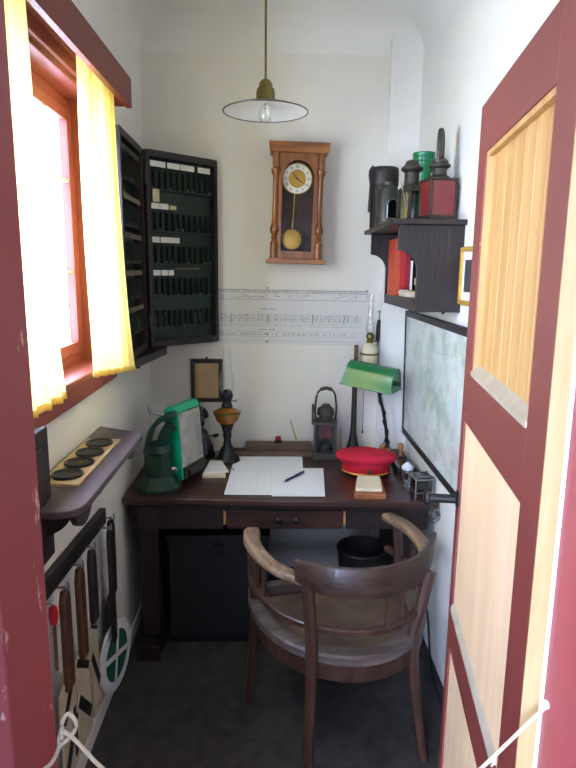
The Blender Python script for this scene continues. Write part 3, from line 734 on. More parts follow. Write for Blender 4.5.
q = B(); q.m = lm @ Matrix.Rotation(math.radians(50), 4, 'Z'); q.sweep(catmull(hp, 4), [(-.016,-.006), (.016,-.006), (.016,.006), (-.016,.006)], up=(0,1,0)); q.build('handle', M['iron2'], k)
LB().lathe([(.006, 0), (.006, .008), (0, .009)], 10, (.066, 0, .12), (1,0,0)).tube(catmull([(.06, -.03, .15), (.078, -.03, .14), (.08, -.03, .08), (.066, -.03, .03)], 5), .005, 6).build('side_handle', M['iron2'], k)

# ------------------------------------------------------------------ gilt picture on the right wall
t = thing('picture_frame', 'small gilt framed picture beside the edge of the open door', 'picture', (XR, 2.27, 1.63))
B().frame('x', 2.15, 2.362, 1.628, 1.842, .016, .712, .729).build('frame', M['gold'], t, bev=.002)
B().box(.722, .7285, 2.164, 2.348, 1.642, 1.828).build('mount', M['paper'], t)
B().box(.7195, .7215, 2.20, 2.315, 1.675, 1.795).build('print', M['ink'], t)

# ------------------------------------------------------------------ wall map
t = thing('wall_map', 'large pale relief map in black frame near the door', 'map', (XR, 2.6, .87))
mm = RT((.729, 2.6, .87), 1.2, 'Y')
q = B(); q.m = RT((.729, 2.6, .872), -1.0, 'Y'); q.frame('x', 1.98, 3.238, .872, 1.545, .028, .705, .726); q.build('frame', M['black_wood'], t, bev=.002)
q = B(); q.m = RT((.729, 2.6, .872), -1.0, 'Y'); q.box(.713, .722, 2.0, 3.216, .892, 1.525); q.build('sheet', M['map'], t)
q = B(); q.m = RT((.729, 2.6, .872), -1.0, 'Y'); q.box(.7105, .712, 2.008, 3.21, .9, 1.517); q.build('glass', M['glass'], t, smooth=False)
B().lathe([(.006, 0), (.006, .01), (0, .012)], 10, (XR, 2.6, 1.575), (-1,0,0)).build('nail', M['black'], t)

# ------------------------------------------------------------------ desk
t = thing('writing_desk', 'long dark wooden desk with one drawer against back wall', 'desk', (.03, 2.85, 0))
DT = .755
B().prism([(-.674, 2.517), (.724, 2.474), (.724, 3.238), (-.674, 3.238)], 'z', .724, DT).build('top', M['deskwood'], t, bev=.006, seg=3)
B().prism([(-.65, 2.535), (.70, 2.494), (.70, 3.2), (-.65, 3.2)], 'z', .708, .724).build('moulding', M['dark'], t, bev=.003)
q = B().box(-.64, -.232, 2.53, 2.552, .605, .708).box(.325, .69, 2.53, 2.552, .605, .708).box(-.232, .325, 2.53, 2.552, .696, .708).box(-.64, -.618, 2.552, 3.17, .605, .708).box(.668, .69, 2.552, 3.17, .605, .708).box(-.618, .668, 3.15, 3.17, .605, .708)
q.build('apron', M['dark'], t, bev=.002)
dr = B().box(-.212, .305, 2.526, 2.55, .608, .694).box(-.2, .29, 2.55, 3.0, .612, .622).box(-.2, -.19, 2.55, 3.0, .622, .68).box(.28, .29, 2.55, 3.0, .622, .68).build('drawer', M['deskwood'], t, bev=.002)
for x in (.02, .10): B().lathe([(.006, 0), (.006, .012), (.014, .016), (.015, .024), (.008, .03), (0, .031)], 16, (x, 2.526, .655), (0,-1,0)).build('knob', M['black'], dr)
B().box(-.228, -.217, 2.532, 2.6, .625, .69).build('runner', M['pine'], t); B().box(.310, .321, 2.532, 2.6, .625, .69).build('runner', M['pine'], t)
for sx, x in ((-1, -.565), (1, .615)):
    q = B().box(x-.055, x+.055, 2.45, 3.12, 0, .075).box(x-.04, x+.04, 2.54, 2.62, .075, .7).box(x-.04, x+.04, 3.0, 3.08, .075, .7).box(x-.05, x+.05, 2.52, 3.1, .60, .708)
    q.build('trestle_leg', M['darkz'], t, bev=.004)
B().box(-.52, .57, 2.86, 2.9, .14, .23).build('stretcher', M['dark'], t, bev=.003)

# dark boxes standing under the desk
t = thing('wooden_chest', 'black wooden chest standing under the desk beside the bin', 'chest', (-.3, 2.85, 0))
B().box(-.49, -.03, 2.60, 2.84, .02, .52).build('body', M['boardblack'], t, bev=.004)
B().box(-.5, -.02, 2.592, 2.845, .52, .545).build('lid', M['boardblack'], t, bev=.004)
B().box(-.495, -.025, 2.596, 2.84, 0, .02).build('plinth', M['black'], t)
B().box(-.285, -.235, 2.592, 2.6, .44, .5).build('latch', M['black'], t)
t = thing('waste_bin', 'dark round bin standing under the desk behind the chair', 'bin', (.42, 2.72, 0))
B().shell([(0, 0), (.09, 0), (.12, .42), (.124, .42), (.124, .43), (.114, .43), (.085, .01), (0, .01)], 28, (.43, 2.72, 0)).build('bucket', M['leather'], t)
B().tube([(.43+.1225*math.cos(2*PI*i/28), 2.72+.1225*math.sin(2*PI*i/28), .425) for i in range(28)], .004, 6, True).build('rim', M['black'], t)

# ------------------------------------------------------------------ armchair
t = thing('desk_armchair', 'worn wooden armchair with curved back before the desk', 'chair', (.27, 2.12, 0), math.radians(15))
half = [(-.31, .27), (-.333, .16), (-.326, .03), (-.285, -.11), (-.2, -.215), (-.1, -.277)]
hs = half + [(0, -.297)] + [(-x, y) for x, y in half[::-1]]
path = catmull([(x, y, 0) for x, y in hs], 5)
def rect(w_, h_, r=.3):
    a, c_ = w_/2, h_/2; k = min(a, c_)*r*1.2
    return [(-a+k, -c_), (a-k, -c_), (a, -c_+k), (a, c_-k), (a-k, c_), (-a+k, c_), (-a, c_-k), (-a, -c_+k)]
kw = dict(world=False)
# seat: wide wooden rim round an inset leather panel
def at_z(P, z): return [(p.x, p.y, z) for p in P]
rim = B(); rim.sweep([(p.x*.93, p.y*.93, .445) for p in path], rect(.062, .042)); rim.box(-.30, .30, .225, .27, .424, .466)
rim.build('seat_rim', M['seatrim'], t, **kw)
pan = [(p.x*.86, p.y*.86) for p in path if p.y < .23]
pan = [q_ for q_ in pan]
vs_ = [(x, y, .446) for x, y in pan] + [(x, y, .436) for x, y in pan]
q = B(); n = len(pan)
q.add([(0, -.02, .440)] + [(x, y, .447) for x, y in pan] + [(x*.6, -.02+(y+.02)*.6, .4425) for x, y in pan] + [(x, y, .43) for x, y in pan],
      [(0, 1+n+i, 1+n+(i+1) % n) for i in range(n)] + [(1+n+i, 1+i, 1+(i+1) % n, 1+n+(i+1) % n) for i in range(n)] + [(1+i, 1+2*n+i, 1+2*n+(i+1) % n, 1+(i+1) % n) for i in range(n)] + [tuple(1+2*n+i for i in range(n))])
q.build('seat', M['seat'], t, ang=60, **kw)
ap = B(); ap.sweep([(p.x*.955, p.y*.955, .395) for p in path], rect(.03, .07)); ap.box(-.29, .29, .225, .247, .365, .426); ap.build('seat_apron', M['chair'], t, **kw)
hoop = B(); hoop.sweep([(p.x*.985, p.y*.985, .55) for p in path], rect(.028, .026)); hoop.build('hoop_rail', M['chair'], t, **kw)
# arm rail, widening at the hand rests
P3 = []; sc3 = []
for i, p in enumerate(path):
    y = p.y; f_ = max(0, min(1, (y + .25)/.5))
    P3.append((p.x*(1 - .03*f_), y, .700 + .018*(1-f_)))
q = B()
m_ = len(P3)
pts = [Vector(p) for p in P3]
def rail(i0, i1, w0, w1, name, mat):
    q = B(); vs_ = []; fs_ = []
    ii = list(range(i0, i1+1)); k = len(ii)
    for c_, i in enumerate(ii):
        tt = (pts[min(i+1, m_-1)] - pts[max(i-1, 0)]).normalized(); a_ = tt.cross(Vector((0,0,1))).normalized(); b_ = a_.cross(tt).normalized()
        u_ = c_/(k-1); w_ = w0 + (w1-w0)*u_
        if i in (0, m_-1): w_ *= .82
        for (u, v) in rect(w_, .032, .45): vs_.append(pts[i] + a_*u + b_*v)
    for i in range(k-1):
        for j in range(8): fs_.append((i*8+j, i*8+(j+1) % 8, (i+1)*8+(j+1) % 8, (i+1)*8+j))
    fs_.append(tuple(range(8))[::-1]); fs_.append(tuple((k-1)*8+j for j in range(8)))
    q.add(vs_, fs_); q.build(name, mat, t, ang=50, **kw)
ka = 19
rail(0, ka, .070, .050, 'armrest', M['arm']); rail(m_-1-ka, m_-1, .050, .070, 'armrest', M['arm'])
rail(ka, m_-1-ka, .040, .040, 'back_rail', M['crest'])
# tall crest board round the back of the rail
cp = [p for p in path if (p.y < -.10 and p.x > 0) or p.y < -.165]
q = B(); vs_ = []; fs_ = []; k = len(cp)
for i, p in enumerate(cp):
    u = abs(2*i/(k-1) - 1)
    zt = .798 - .002*u**2; zb = .686 + .024*u**4
    nrm = Vector((p.x, p.y, 0)).normalized()
    for (off, z) in ((.006, zb), (.024, zb), (.034, zt-.006), (.030, zt), (.016, zt), (.010, zt-.006)): vs_.append(Vector((p.x, p.y, z)) + nrm*off)
for i in range(k-1):
    for j in range(6): fs_.append((i*6+j, i*6+(j+1) % 6, (i+1)*6+(j+1) % 6, (i+1)*6+j))
fs_.append(tuple(range(6))[::-1]); fs_.append(tuple((k-1)*6+j for j in range(6)))
q.add(vs_, fs_); q.build('crest_board', M['crest'], t, ang=45, **kw)
# legs
for sx in (-1, 1):
    q = B(); q.sweep(catmull([(sx*.222-.012, -.30, 0), (sx*.206-.012, -.255, .2), (sx*.192-.012, -.228, .44), (sx*.21, -.225, .58), (sx*.228+.008, -.222, .70)], 5), rect(.036, .036, .5), up=(0,1,0), scale=[.85+.3*min(1, i/10) for i in range(21)]); q.build('leg', M['chair'], t, **kw)
    q = B(); q.sweep(catmull([(sx*.345, .165, 0), (sx*.325, .165, .2), (sx*.312, .165, .44), (sx*.318, .178, .58), (sx*.315, .20, .69)], 5), rect(.036, .036, .5), up=(0,1,0), scale=[.85+.25*min(1, i/8) for i in range(21)]); q.build('leg', M['chair'], t, **kw)
for (x, y) in ((-.331, .07), (-.322, .0), (.331, .07), (.322, .0), (.045, -.29), (.115, -.265)):
    q = B().cyl((x*.985, y*.985, .555), (x*.99, y*.99, .70), .0085, .0085, 10); q.build('spindle', M['chair'], t, **kw)

# ------------------------------------------------------------------ things on the desk
Z = DT
# large ruled sheet and a smaller one lying over its corner
def flat(poly, z0, z1): return B().prism(poly, 'z', z0, z1)
t = thing('paper_sheet', 'large folded white form lying flat behind the pen on the desk', 'paper', (-.04, 2.85, Z))
flat([(-.227, 2.562), (-.006, 2.560), (.139, 2.70), (.149, 3.135), (-.214, 3.130)], Z+.0003, Z+.0022).build('sheet', M['paper'], t, smooth=False)
flat([(-.221, 2.885), (.142, 2.889), (.142, 2.8905), (-.221, 2.8865)], Z+.0022, Z+.0026).build('fold', M['inkpale'], t, smooth=False)
q = B()
for i in range(9):
    x = -.19 + .035*i; q.box(x, x+.0008, 2.60, 2.86, Z+.0022, Z+.0025)
for i in range(7):
    y = 2.9 + .03*i; q.box(-.19, .12, y, y+.0008, Z+.0022, Z+.0025)
q.build('ruling', M['ruleink'], t, smooth=False)
t = thing('paper_sheet', 'smaller white sheet under the blue pen on desk', 'paper', (.11, 2.73, Z))
flat([(-.012, 2.538), (.226, 2.536), (.248, 2.923), (-.002, 2.925)], Z+.0028, Z+.0045).build('sheet', M['paper'], t, smooth=False)
q = B()
for i in range(9): q.box(.01+.004*i/9, .215+.01*i/9, 2.57+.038*i, 2.5708+.038*i, Z+.0045, Z+.0048)
q.build('ruling', M['ruleink'], t, smooth=False)
t = thing('ballpoint_pen', 'navy blue pen lying across the white sheet', 'pen', (.09, 2.77, Z+.005))
p0 = Vector((.043, 2.70, Z+.0115)); p1 = Vector((.143, 2.845, Z+.0115)); dd = (p1-p0)
B().cyl(p0+dd*.1, p0+dd*.58, .0062, .0062, 12).build('barrel', M['bluepen'], t)
B().cyl(p0+dd*.58, p1, .0072, .0066, 12).cyl(p0+dd*.62+Vector((.004,-.003,.006)), p0+dd*.92+Vector((.004,-.003,.006)), .0016, n=6).build('cap', M['bluepen'], t)
B().cyl(p0, p0+dd*.1, .001, .005, 12).build('tip', M['steel'], t)

# wooden pen tray at the back with its ink bottle and dip pen
t = thing('ink_tray', 'long wooden pen tray at the back of the desk', 'desk tray', (-.01, 3.16, Z))
B().box(-.228, .207, 3.122, 3.228, Z, Z+.02).build('base', M['traywood'], t, bev=.003)
B().box(-.160, .203, 3.155, 3.224, Z+.02, Z+.062).build('block', M['traywood'], t, bev=.003)
q = B().box(-.22, .2, 3.124, 3.13, Z+.02, Z+.03); q.build('pen_rest', M['traywood'], t, bev=.001)
t = thing('ink_bottle', 'small dark ink bottle set in the pen tray', 'ink bottle', (.02, 3.18, Z+.062))
B().lathe([(0, 0), (.019, 0), (.02, .012), (.012, .018), (0, .018)], 18, (.018, 3.185, Z+.062)).build('bottle', M['blackgloss'], t)
B().lathe([(.015, .018), (.016, .03), (.012, .034), (0, .034)], 18, (.018, 3.185, Z+.0622)).build('stopper', M['darkredbook'], t)
t = thing('dip_pen', 'yellow wooden dip pen leaning in the pen tray', 'pen', (.12, 3.19, Z+.05))
B().cyl((.122, 3.185, Z+.066), (.083, 3.212, Z+.185), .0052, .0025, 10).build('holder', M['pencil'], t)
B().cyl((.128, 3.181, Z+.048), (.122, 3.185, Z+.066), .001, .005, 8).build('nib', M['black'], t)

# amber oil lamp
lx, ly = -.25, 3.05
t = thing('oil_lamp', 'oil lamp with amber glass font and clear chimney', 'lamp', (lx, ly, Z))
B().lathe([(0, 0), (.064, 0), (.066, .008), (.06, .018), (.046, .034), (.04, .06), (.022, .09), (.018, .12), (.024, .14), (.02, .155), (.03, .185), (.036, .2), (0, .2)], 30, (lx, ly, Z)).build('base', M['black'], t)
B().lathe([(0, .2), (.034, .2), (.056, .222), (.067, .252), (.07, .262), (.066, .272), (.045, .283), (.026, .29), (0, .29)], 32, (lx, ly, Z)).build('font', M['amber'], t, ang=70)
B().shell([(.066, .256), (.0725, .26), (.0725, .268), (.066, .271)], 32, (lx, ly, Z)).build('font_band', M['brassold'], t)
B().lathe([(.026, .288), (.03, .3), (.024, .312), (.024, .33), (.03, .34), (.033, .355), (.028, .372), (.012, .385)], 24, (lx, ly, Z)).cyl((lx+.025, ly, Z+.325), (lx+.048, ly, Z+.325), .003, n=8).lathe([(.009, 0), (.009, .003)], 12, (lx+.048, ly, Z+.325), (1,0,0)).build('burner', M['black'], t)
o = B().lathe([(.028, .355), (.034, .385), (.041, .415), (.036, .45), (.025, .49), (.02, .53), (.019, .60)], 28, (lx, ly, Z)); o.f = [f_ for f_ in o.f if len(f_) == 4]; o.build('chimney', M['chimney'], t, ang=180)

# keys by the foot of the oil lamp
t = thing('key_ring', 'small bunch of brass keys beside the white form', 'keys', (-.25, 2.93, Z))
q = B()
for a in (.2, 1.1):
    q2_ = Matrix.Translation((-.262, 2.90, Z+.003)) @ Matrix.Rotation(a, 4, 'Z')
    q.m = q2_; q.tube([(.012*math.cos(2*PI*i/14), .012*math.sin(2*PI*i/14), 0) for i in range(14)], .0022, 6, True); q.cyl((.012, 0, 0), (.058, 0, 0), .0024, n=8); q.box(.045, .056, -.012, 0, -.0015, .0015)
q.build('key', M['brass'], t)
q = B(); q.m = Matrix.Identity(4); q.tube([(-.275+.016*math.cos(2*PI*i/18), 2.915+.016*math.sin(2*PI*i/18), Z+.008) for i in range(18)], .0014, 6, True); q.build('ring', M['steel'], t)

# green cast-iron scale
t = thing('letter_scale', 'green cast iron weighing scale with teal frame on the desk', 'scale', (-.53, 2.68, Z))
gx, gy = -.535, 2.66
q = B(); q.m = Matrix.Translation((gx, gy, Z)) @ Matrix.Rotation(PI/8, 4, 'Z')
q.lathe([(0, 0), (.108, 0), (.108, .018), (.092, .03), (.078, .05), (.066, .06), (.066, .165), (.07, .172), (.07, .182), (0, .182)], 8); q.build('pedestal', M['green'], t, bev=.003, ang=25)
for sy in (-1, 1):
    y = gy + sy*.024
    P_ = catmull([(gx-.045, y, Z+.18), (gx-.04, y, Z+.23), (gx-.02, y, Z+.285), (gx+.02, y, Z+.325), (gx+.06, y, Z+.342), (gx+.085, y, Z+.345)], 5)
    B().sweep(P_, rect(.02, .034, .4), up=(0,1,0)).build('arched_arm', M['green'], t)
P_ = catmull([(gx+.02, gy, Z+.18), (gx+.026, gy, Z+.23), (gx+.045, gy, Z+.275), (gx+.075, gy, Z+.30)], 5)
B().sweep(P_, rect(.05, .02, .4), up=(0,1,0)).build('arched_arm', M['green'], t)
B().lathe([(.068, .18), (.062, .19), (.058, .21), (.03, .22), (0, .22)], 24, (gx, gy, Z)).build('collar', M['green'], t)
# teal frame holding the scale face: a tall flat box seen edge on, facing right
tf = Matrix.Translation((-.458, 2.70, Z)) @ Matrix.Rotation(math.radians(-22), 4, 'Z') @ Matrix.Rotation(math.radians(-2.5), 4, 'Y')
q = B(); q.m = tf
prof = [(-.040, .025), (.038, .025), (.03, .33)] + [(-.006+.036*math.cos(a), .345+.03*math.sin(a)) for a in [PI*i/10 for i in range(11)]] + [(-.042, .33)]
q.prism(prof, 'y', -.012, 0); q.build('front_cheek', M['teal'], t, bev=.002)
q = B(); q.m = tf; q.prism(prof, 'y', .2, .206); q.build('back_cheek', M['green'], t, bev=.002)
q = B(); q.m = tf; q.prism([(-.036, .345), (-.02, .371), (.012, .371), (.029, .345), (.029, .34), (-.036, .34)], 'y', 0, .2); q.build('top_cover', M['teal'], t, bev=.002)
q = B(); q.m = tf; q.prism([(.030, .08), (.036, .08), (.028, .335), (.022, .335)], 'y', .004, .196); q.build('scale_face', M['plate'], t)
q = B(); q.m = tf
for i in range(14): q.prism([(.0357-.008*i/14, .1+.016*i), (.0372-.008*i/14, .1+.016*i), (.0372-.008*i/14, .1015+.016*i), (.0357-.008*i/14, .1015+.016*i)], 'y', .15, .15 + (.035 if i % 3 else .045))
q.build('graduations', M['ink'], t, smooth=False)
q = B(); q.m = tf; q.prism([(-.02, .026), (.045, .026), (.046, .075), (.036, .08), (-.02, .08)], 'y', .004, .196); q.build('foot_housing', M['iron2'], t, bev=.002)
q = B(); q.m = tf; q.box(.045, .062, .02, .10, .04, .07).build('slider', M['black'], t, bev=.002)
q = B(); q.m = tf; q.lathe([(.007, 0), (.007, .005), (.004, .008), (0, .008)], 12, (.003, -.012, .335), (0,-1,0)); q.lathe([(.004, 0), (.004, .004), (0, .005)], 10, (.01, -.012, .19), (0,-1,0)); q.build('screw', M['steel'], t)
q = B().tube(catmull([(gx+.03, gy+.02, Z+.335), (gx-.01, gy-.0, Z+.352), (gx-.03, gy-.01, Z+.358)], 4), .007, 8).tube([(gx-.03, gy-.01, Z+.352), (gx-.04, gy-.012, Z+.385)], .003, 6); q.build('crank', M['steel'], t)
B().lathe([(.014, 0), (.014, .02), (.007, .024), (0, .024)], 14, (gx+.064, gy-.01, Z+.09), (1,0,0)).build('thumb_knob', M['steel'], t)

# papers beyond the scale
t = thing('paper_pad', 'thick cream pad with white sheet beside green scale', 'paper pad', (-.33, 2.93, Z))
B().prism([(-.350, 2.775), (-.238, 2.785), (-.266, 2.975), (-.335, 2.985)], 'z', Z, Z+.022).build('pad', M['paper2'], t, bev=.002)
B().prism([(-.346, 2.785), (-.222, 2.80), (-.275, 2.98), (-.335, 2.985)], 'z', Z+.0225, Z+.0245).build('top_sheet', M['paper'], t, smooth=False)

# black telephone with a crank, between the scale and the oil lamp
t = thing('desk_telephone', 'black crank telephone behind the green scale', 'telephone', (-.36, 3.14, Z))
q = B(); q.m = Matrix.Translation((-.405, 3.14, Z)) @ Matrix.Rotation(math.radians(-8), 4, 'Z')
q.lathe([(.0, 0), (.084, 0), (.086, .012), (.08, .03), (.075, .06), (.058, .10), (.045, .14), (.04, .15), (0, .152)], 8, (0,0,0), None, 1, .8); q.build('body', M['blackgloss'], t, bev=.006, ang=30)
B().box(-.425, -.385, 3.095, 3.11, Z+.15, Z+.21).box(-.425, -.385, 3.17, 3.185, Z+.15, Z+.21).box(-.42, -.39, 3.11, 3.17, Z+.15, Z+.165).build('cradle', M['black'], t, bev=.003)
B().tube(catmull([(-.405, 3.06, Z+.235), (-.405, 3.10, Z+.25), (-.405, 3.14, Z+.253), (-.405, 3.18, Z+.25), (-.405, 3.22, Z+.235)], 4), .016, 10).lathe([(.018, 0), (.032, .02), (.036, .05), (0, .052)], 20, (-.405, 3.068, Z+.245), (.1,-.5,-1)).lathe([(.018, 0), (.032, .02), (.036, .05), (0, .052)], 20, (-.405, 3.212, Z+.245), (.1,.3,-1)).build('handset', M['blackgloss'], t)
B().cyl((-.355, 3.09, Z+.125), (-.325, 3.085, Z+.128), .004, n=8).cyl((-.325, 3.085, Z+.126), (-.300, 3.08, Z+.134), .011, .009, 12).build('crank', M['black'], t)
# desk lantern with carrying loop
lx, ly = .272, 3.13
t = thing('railway_lantern', 'grey tin railway lantern with carrying loop on desk', 'lantern', (lx, ly, Z))
lm = Matrix.Translation((lx, ly, Z)) @ Matrix.Rotation(math.radians(-6), 4, 'Z')
def LB(): q = B(); q.m = lm; return q
q = LB().box(-.066, .066, -.062, .062, 0, .022).box(-.06, .06, -.056, .056, .022, .036)
for sx in (-1, 1):
    for sy in (-1, 1): q.box(sx*.053-.008, sx*.053+.008, sy*.049-.008, sy*.049+.008, .036, .19)
q.box(-.062, .062, -.058, .058, .19, .205); q.box(-.06, -.055, -.05, .05, .036, .19).box(-.05, .05, .046, .051, .036, .19).box(.055, .06, -.05, .05, .036, .19)
q.build('body', M['iron'], t, bev=.002)
LB().box(-.045, .045, -.05, -.047, .036, .19).build('front_glass', M['glass'], t, smooth=False)
LB().lathe([(0, .036), (.03, .036), (.034, .06), (.024, .075), (.01, .08), (.008, .1), (0, .1)], 18).build('burner', M['iron2'], t)
LB().box(-.035, .035, .035, .04, .09, .18).build('inner_lens', M['redglass'], t)
LB().lathe([(.045, .205), (.036, .215), (.036, .232), (.046, .236), (.046, .258), (.04, .272), (.024, .284), (.022, .292), (0, .294)], 26).build('chimney_cap', M['iron2'], t)
hp = [(-.05, 0, .2), (-.056, 0, .25), (-.054, 0, .30), (-.045, 0, .352), (-.025, 0, .374), (0, 0, .38), (.025, 0, .374), (.045, 0, .352), (.054, 0, .30), (.056, 0, .25), (.05, 0, .2)]
LB().tube(catmull(hp, 4), .0055, 8).build('carrying_loop', M['iron'], t)
LB().tube(catmull([(-.03, 0, .372), (0, 0, .38), (.03, 0, .372)], 6), .010, 10).build('grip', M['iron2'], t)
LB().box(-.075, -.062, -.015, .015, .18, .29).build('slide', M['iron'], t, bev=.002)

# short light stick by the lantern
t = thing('pencil', 'pale pencil standing between lantern and slim stand', 'pencil', (.365, 3.16, Z))
B().cyl((.36, 3.165, Z), (.362, 3.175, Z+.135), .0042, n=6).build('shaft', M['pencil'], t, smooth=False)
B().cyl((.362, 3.175, Z+.135), (.3623, 3.176, Z+.148), .0042, .0008, 6).build('point', M['ink'], t)

# slim turned stand behind the green lamp
t = thing('slim_stand', 'slim dark wooden stand with flared foot behind green lamp', 'stand', (.43, 3.19, Z))
B().lathe([(0, 0), (.052, 0), (.053, .008), (.044, .016), (.034, .04), (.026, .07), (.019, .11), (.016, .15), (.0145, .3), (.0135, .52)], 24, (.432, 3.193, Z)).build('stem', M['dark'], t)
B().box(.423, .446, 3.185, 3.203, Z+.5, Z+.605).build('head', M['traywood'], t, bev=.004)

# green desk lamp
t = thing('desk_lamp', 'desk lamp with green enamel trough shade', 'lamp', (.62, 3.1, Z))
B().prism([(.55, 3.03), (.69, 3.03), (.705, 3.06), (.705, 3.2), (.56, 3.205), (.535, 3.16), (.535, 3.06)], 'z', Z, Z+.026).build('base', M['black'], t, bev=.006)
B().lathe([(.03, .026), (.026, .04), (.014, .055), (.011, .075), (0, .076)], 18, (.613, 3.14, Z)).build('collar', M['black'], t)
P_ = catmull([(.613, 3.14, Z+.06), (.606, 3.14, Z+.12), (.596, 3.14, Z+.19), (.578, 3.135, Z+.27), (.556, 3.125, Z+.345), (.545, 3.12, Z+.395), (.53, 3.1, Z+.44)], 5)
B().tube(P_, .0085, 10).build('stem', M['black'], t)
q = B().tube(catmull([(.59, 3.13, Z+.03), (.588, 3.118, Z+.075), (.60, 3.12, Z+.105), (.618, 3.12, Z+.09), (.616, 3.12, Z+.065)], 5), .004, 6)
tw = []
for i in range(60):
    u = i/59; k_ = min(len(P_)-1, int(u*(len(P_)-6))); p = P_[k_]; tw.append((p.x+.011*math.cos(u*22), p.y+.011*math.sin(u*22), p.z))
q.tube(tw, .003, 6); q.build('cord', M['cable'], t)
for (x, y, h_) in ((.572, 3.06, .05), (.597, 3.035, .035), (.672, 3.07, .055)):
    B().lathe([(.008, .026), (.007, .03), (.006, .026+h_*.4), (.013, .026+h_*.6), (.0165, .026+h_), (.012, .038+h_), (0, .042+h_)], 16, (x, y, Z)).build('knob', M['woodknob'], t)
# trough shade: half round, running left to right and turned a little
sm = Matrix.Translation((.502, 3.035, Z+.466)) @ Matrix.Rotation(math.radians(-31), 4, 'Z') @ Matrix.Rotation(math.radians(6), 4, 'Y') @ Matrix.Rotation(math.radians(-4), 4, 'X')
q = B(); q.m = sm
prof = []
for i in range(17):
    a = math.radians(-22 + 205*i/16)
    prof.append((.07*math.cos(PI - a)*1.0, .062*math.sin(a)))
prof = [(-.088, -.062)] + [(-.076, -.03)] + [(.062*math.cos(a), .062*math.sin(a)) for a in [PI - PI*.93*i/14 - .12 for i in range(15)]] + [(.07, -.03), (.074, -.05)]
prof_in = [(y*.955, z-.003) for y, z in prof][::-1]
lx0, lx1 = -.128, .128
def trough(q, P_, xa, xb, flare):
    m_ = len(P_)
    vs_ = []
    for (x, fl) in ((xa, 1), (xb, 1)):
        for (y, z) in P_: vs_.append((x*(1 + (flare if z < 0 else 0)*(-z/.06)), y, z))
    fs_ = [(i, (i+1) % m_, m_+(i+1) % m_, m_+i) for i in range(m_)]
    q.add(vs_, fs_)
trough(q, prof + prof_in, lx0, lx1, .1)
# end caps
for x in (lx0, lx1):
    m_ = len(prof)
    vs_ = [(x*(1 + (.1 if z < 0 else 0)*(-z/.06)), y, z) for y, z in prof] + [(x*(1 + (.1 if z < 0 else 0)*(-z/.06))*.98, y*.99, z) for y, z in prof]
    q.add(vs_, [tuple(range(m_)), tuple(range(m_, 2*m_))[::-1]] + [(i, (i+1) % m_, m_+(i+1) % m_, m_+i) for i in range(m_)])
q.build('shade', M['shade'], t, ang=35)
q = B(); q.m = sm; q.lathe([(.01, 0), (.013, .01), (.013, .02), (.008, .026), (0, .027)], 14, (.129, -.02, -.012), (1,0,0)); q.build('end_knob', M['black'], t)
q = B().tube([(.462, 3.06, Z+.43), (.464, 3.065, Z+.25), (.463, 3.065, Z+.165)], .0016, 6).lathe([(.005, 0), (.006, .012), (0, .02)], 10, (.463, 3.065, Z+.15)); q.build('pull_chain', M['brassold'], t)

# red uniform cap
cxp, cyp = .458, 2.885
t = thing('uniform_cap', 'red railway uniform cap lying on the desk', 'cap', (cxp, cyp, Z))
rz = Matrix.Translation((cxp, cyp, Z)) @ Matrix.Rotation(math.radians(-2), 4, 'X') @ Matrix.Rotation(math.radians(1.5), 4, 'Y')
q = B(); q.m = rz
N_ = 48; rows_ = []
prof = [(.118, .042), (.12, .05), (.132, .06), (.149, .071), (.155, .081), (.152, .090), (.135, .099), (.10, .106), (.05, .109), (0.001, .11)]
vs_ = []; fs_ = []
for (r, z) in prof:
    for i in range(N_):
        a = 2*PI*i/N_
        fr = max(0, -math.sin(a))
        rr = r - .022*fr*max(0, (r-.118)/.037); vs_.append((r*math.cos(a), rr*.86*math.sin(a), z + .004*fr*(r/.15)*min(1, r/.1) + .0015*math.sin(5*a)*(r/.15)))
for j in range(len(prof)-1):
    for i in range(N_): fs_.append((j*N_+i, j*N_+(i+1) % N_, (j+1)*N_+(i+1) % N_, (j+1)*N_+i))
fs_.append(tuple((len(prof)-1)*N_+i for i in range(N_))); fs_.append(tuple(range(N_))[::-1])
q.add(vs_, fs_); q.build('crown', M['capred'], t, ang=80)
q = B(); q.m = rz; q.shell([(.113, .006), (.119, .006), (.119, .046), (.112, .046)], 48, (0,0,0), None, 1, .86); q.build('band', M['capband'], t)
q = B(); q.m = rz; q.tube([(.1205*math.cos(PI+PI*i/30), .1205*.86*math.sin(PI+PI*i/30), .012) for i in range(31)], .004, 8); q.build('braid', M['braid'], t)
q = B(); q.m = rz; vs_ = []; fs_ = []
for i in range(25):
    a = math.radians(205 + 130*i/24); k_ = math.sin(PI*i/24)
    x, y = .117*math.cos(a), .117*.86*math.sin(a)
    for (e, z) in ((0, .010), (.036*k_+.004, .004), (.036*k_+.004, .0015), (0, .006)): vs_.append((x*(1+e*1.2), y - e*1.1, z))
for i in range(24):
    for j in range(4): fs_.append((i*4+j, i*4+(j+1) % 4, (i+1)*4+(j+1) % 4, (i+1)*4+j))
fs_ += [(3,2,1,0), (96,97,98,99)]
q.add(vs_, fs_); q.build('peak', M['blackgloss'], t, ang=50)
q = B(); q.m = rz; q.box(-.010, .012, -.108, -.101, .018, .038); q.build('badge', M['brassold'], t, bev=.002)

# memo block
t = thing('memo_block', 'brown wooden block with cream memo pad by cap', 'memo pad', (.44, 2.62, Z))
B().prism([(.353, 2.515), (.494, 2.505), (.511, 2.715), (.388, 2.725)], 'z', Z, Z+.024).build('tray', M['blockwood'], t, bev=.002)
B().prism([(.363, 2.545), (.481, 2.536), (.499, 2.705), (.394, 2.712)], 'z', Z+.0242, Z+.04).build('pad', M['paper2'], t, bev=.002)

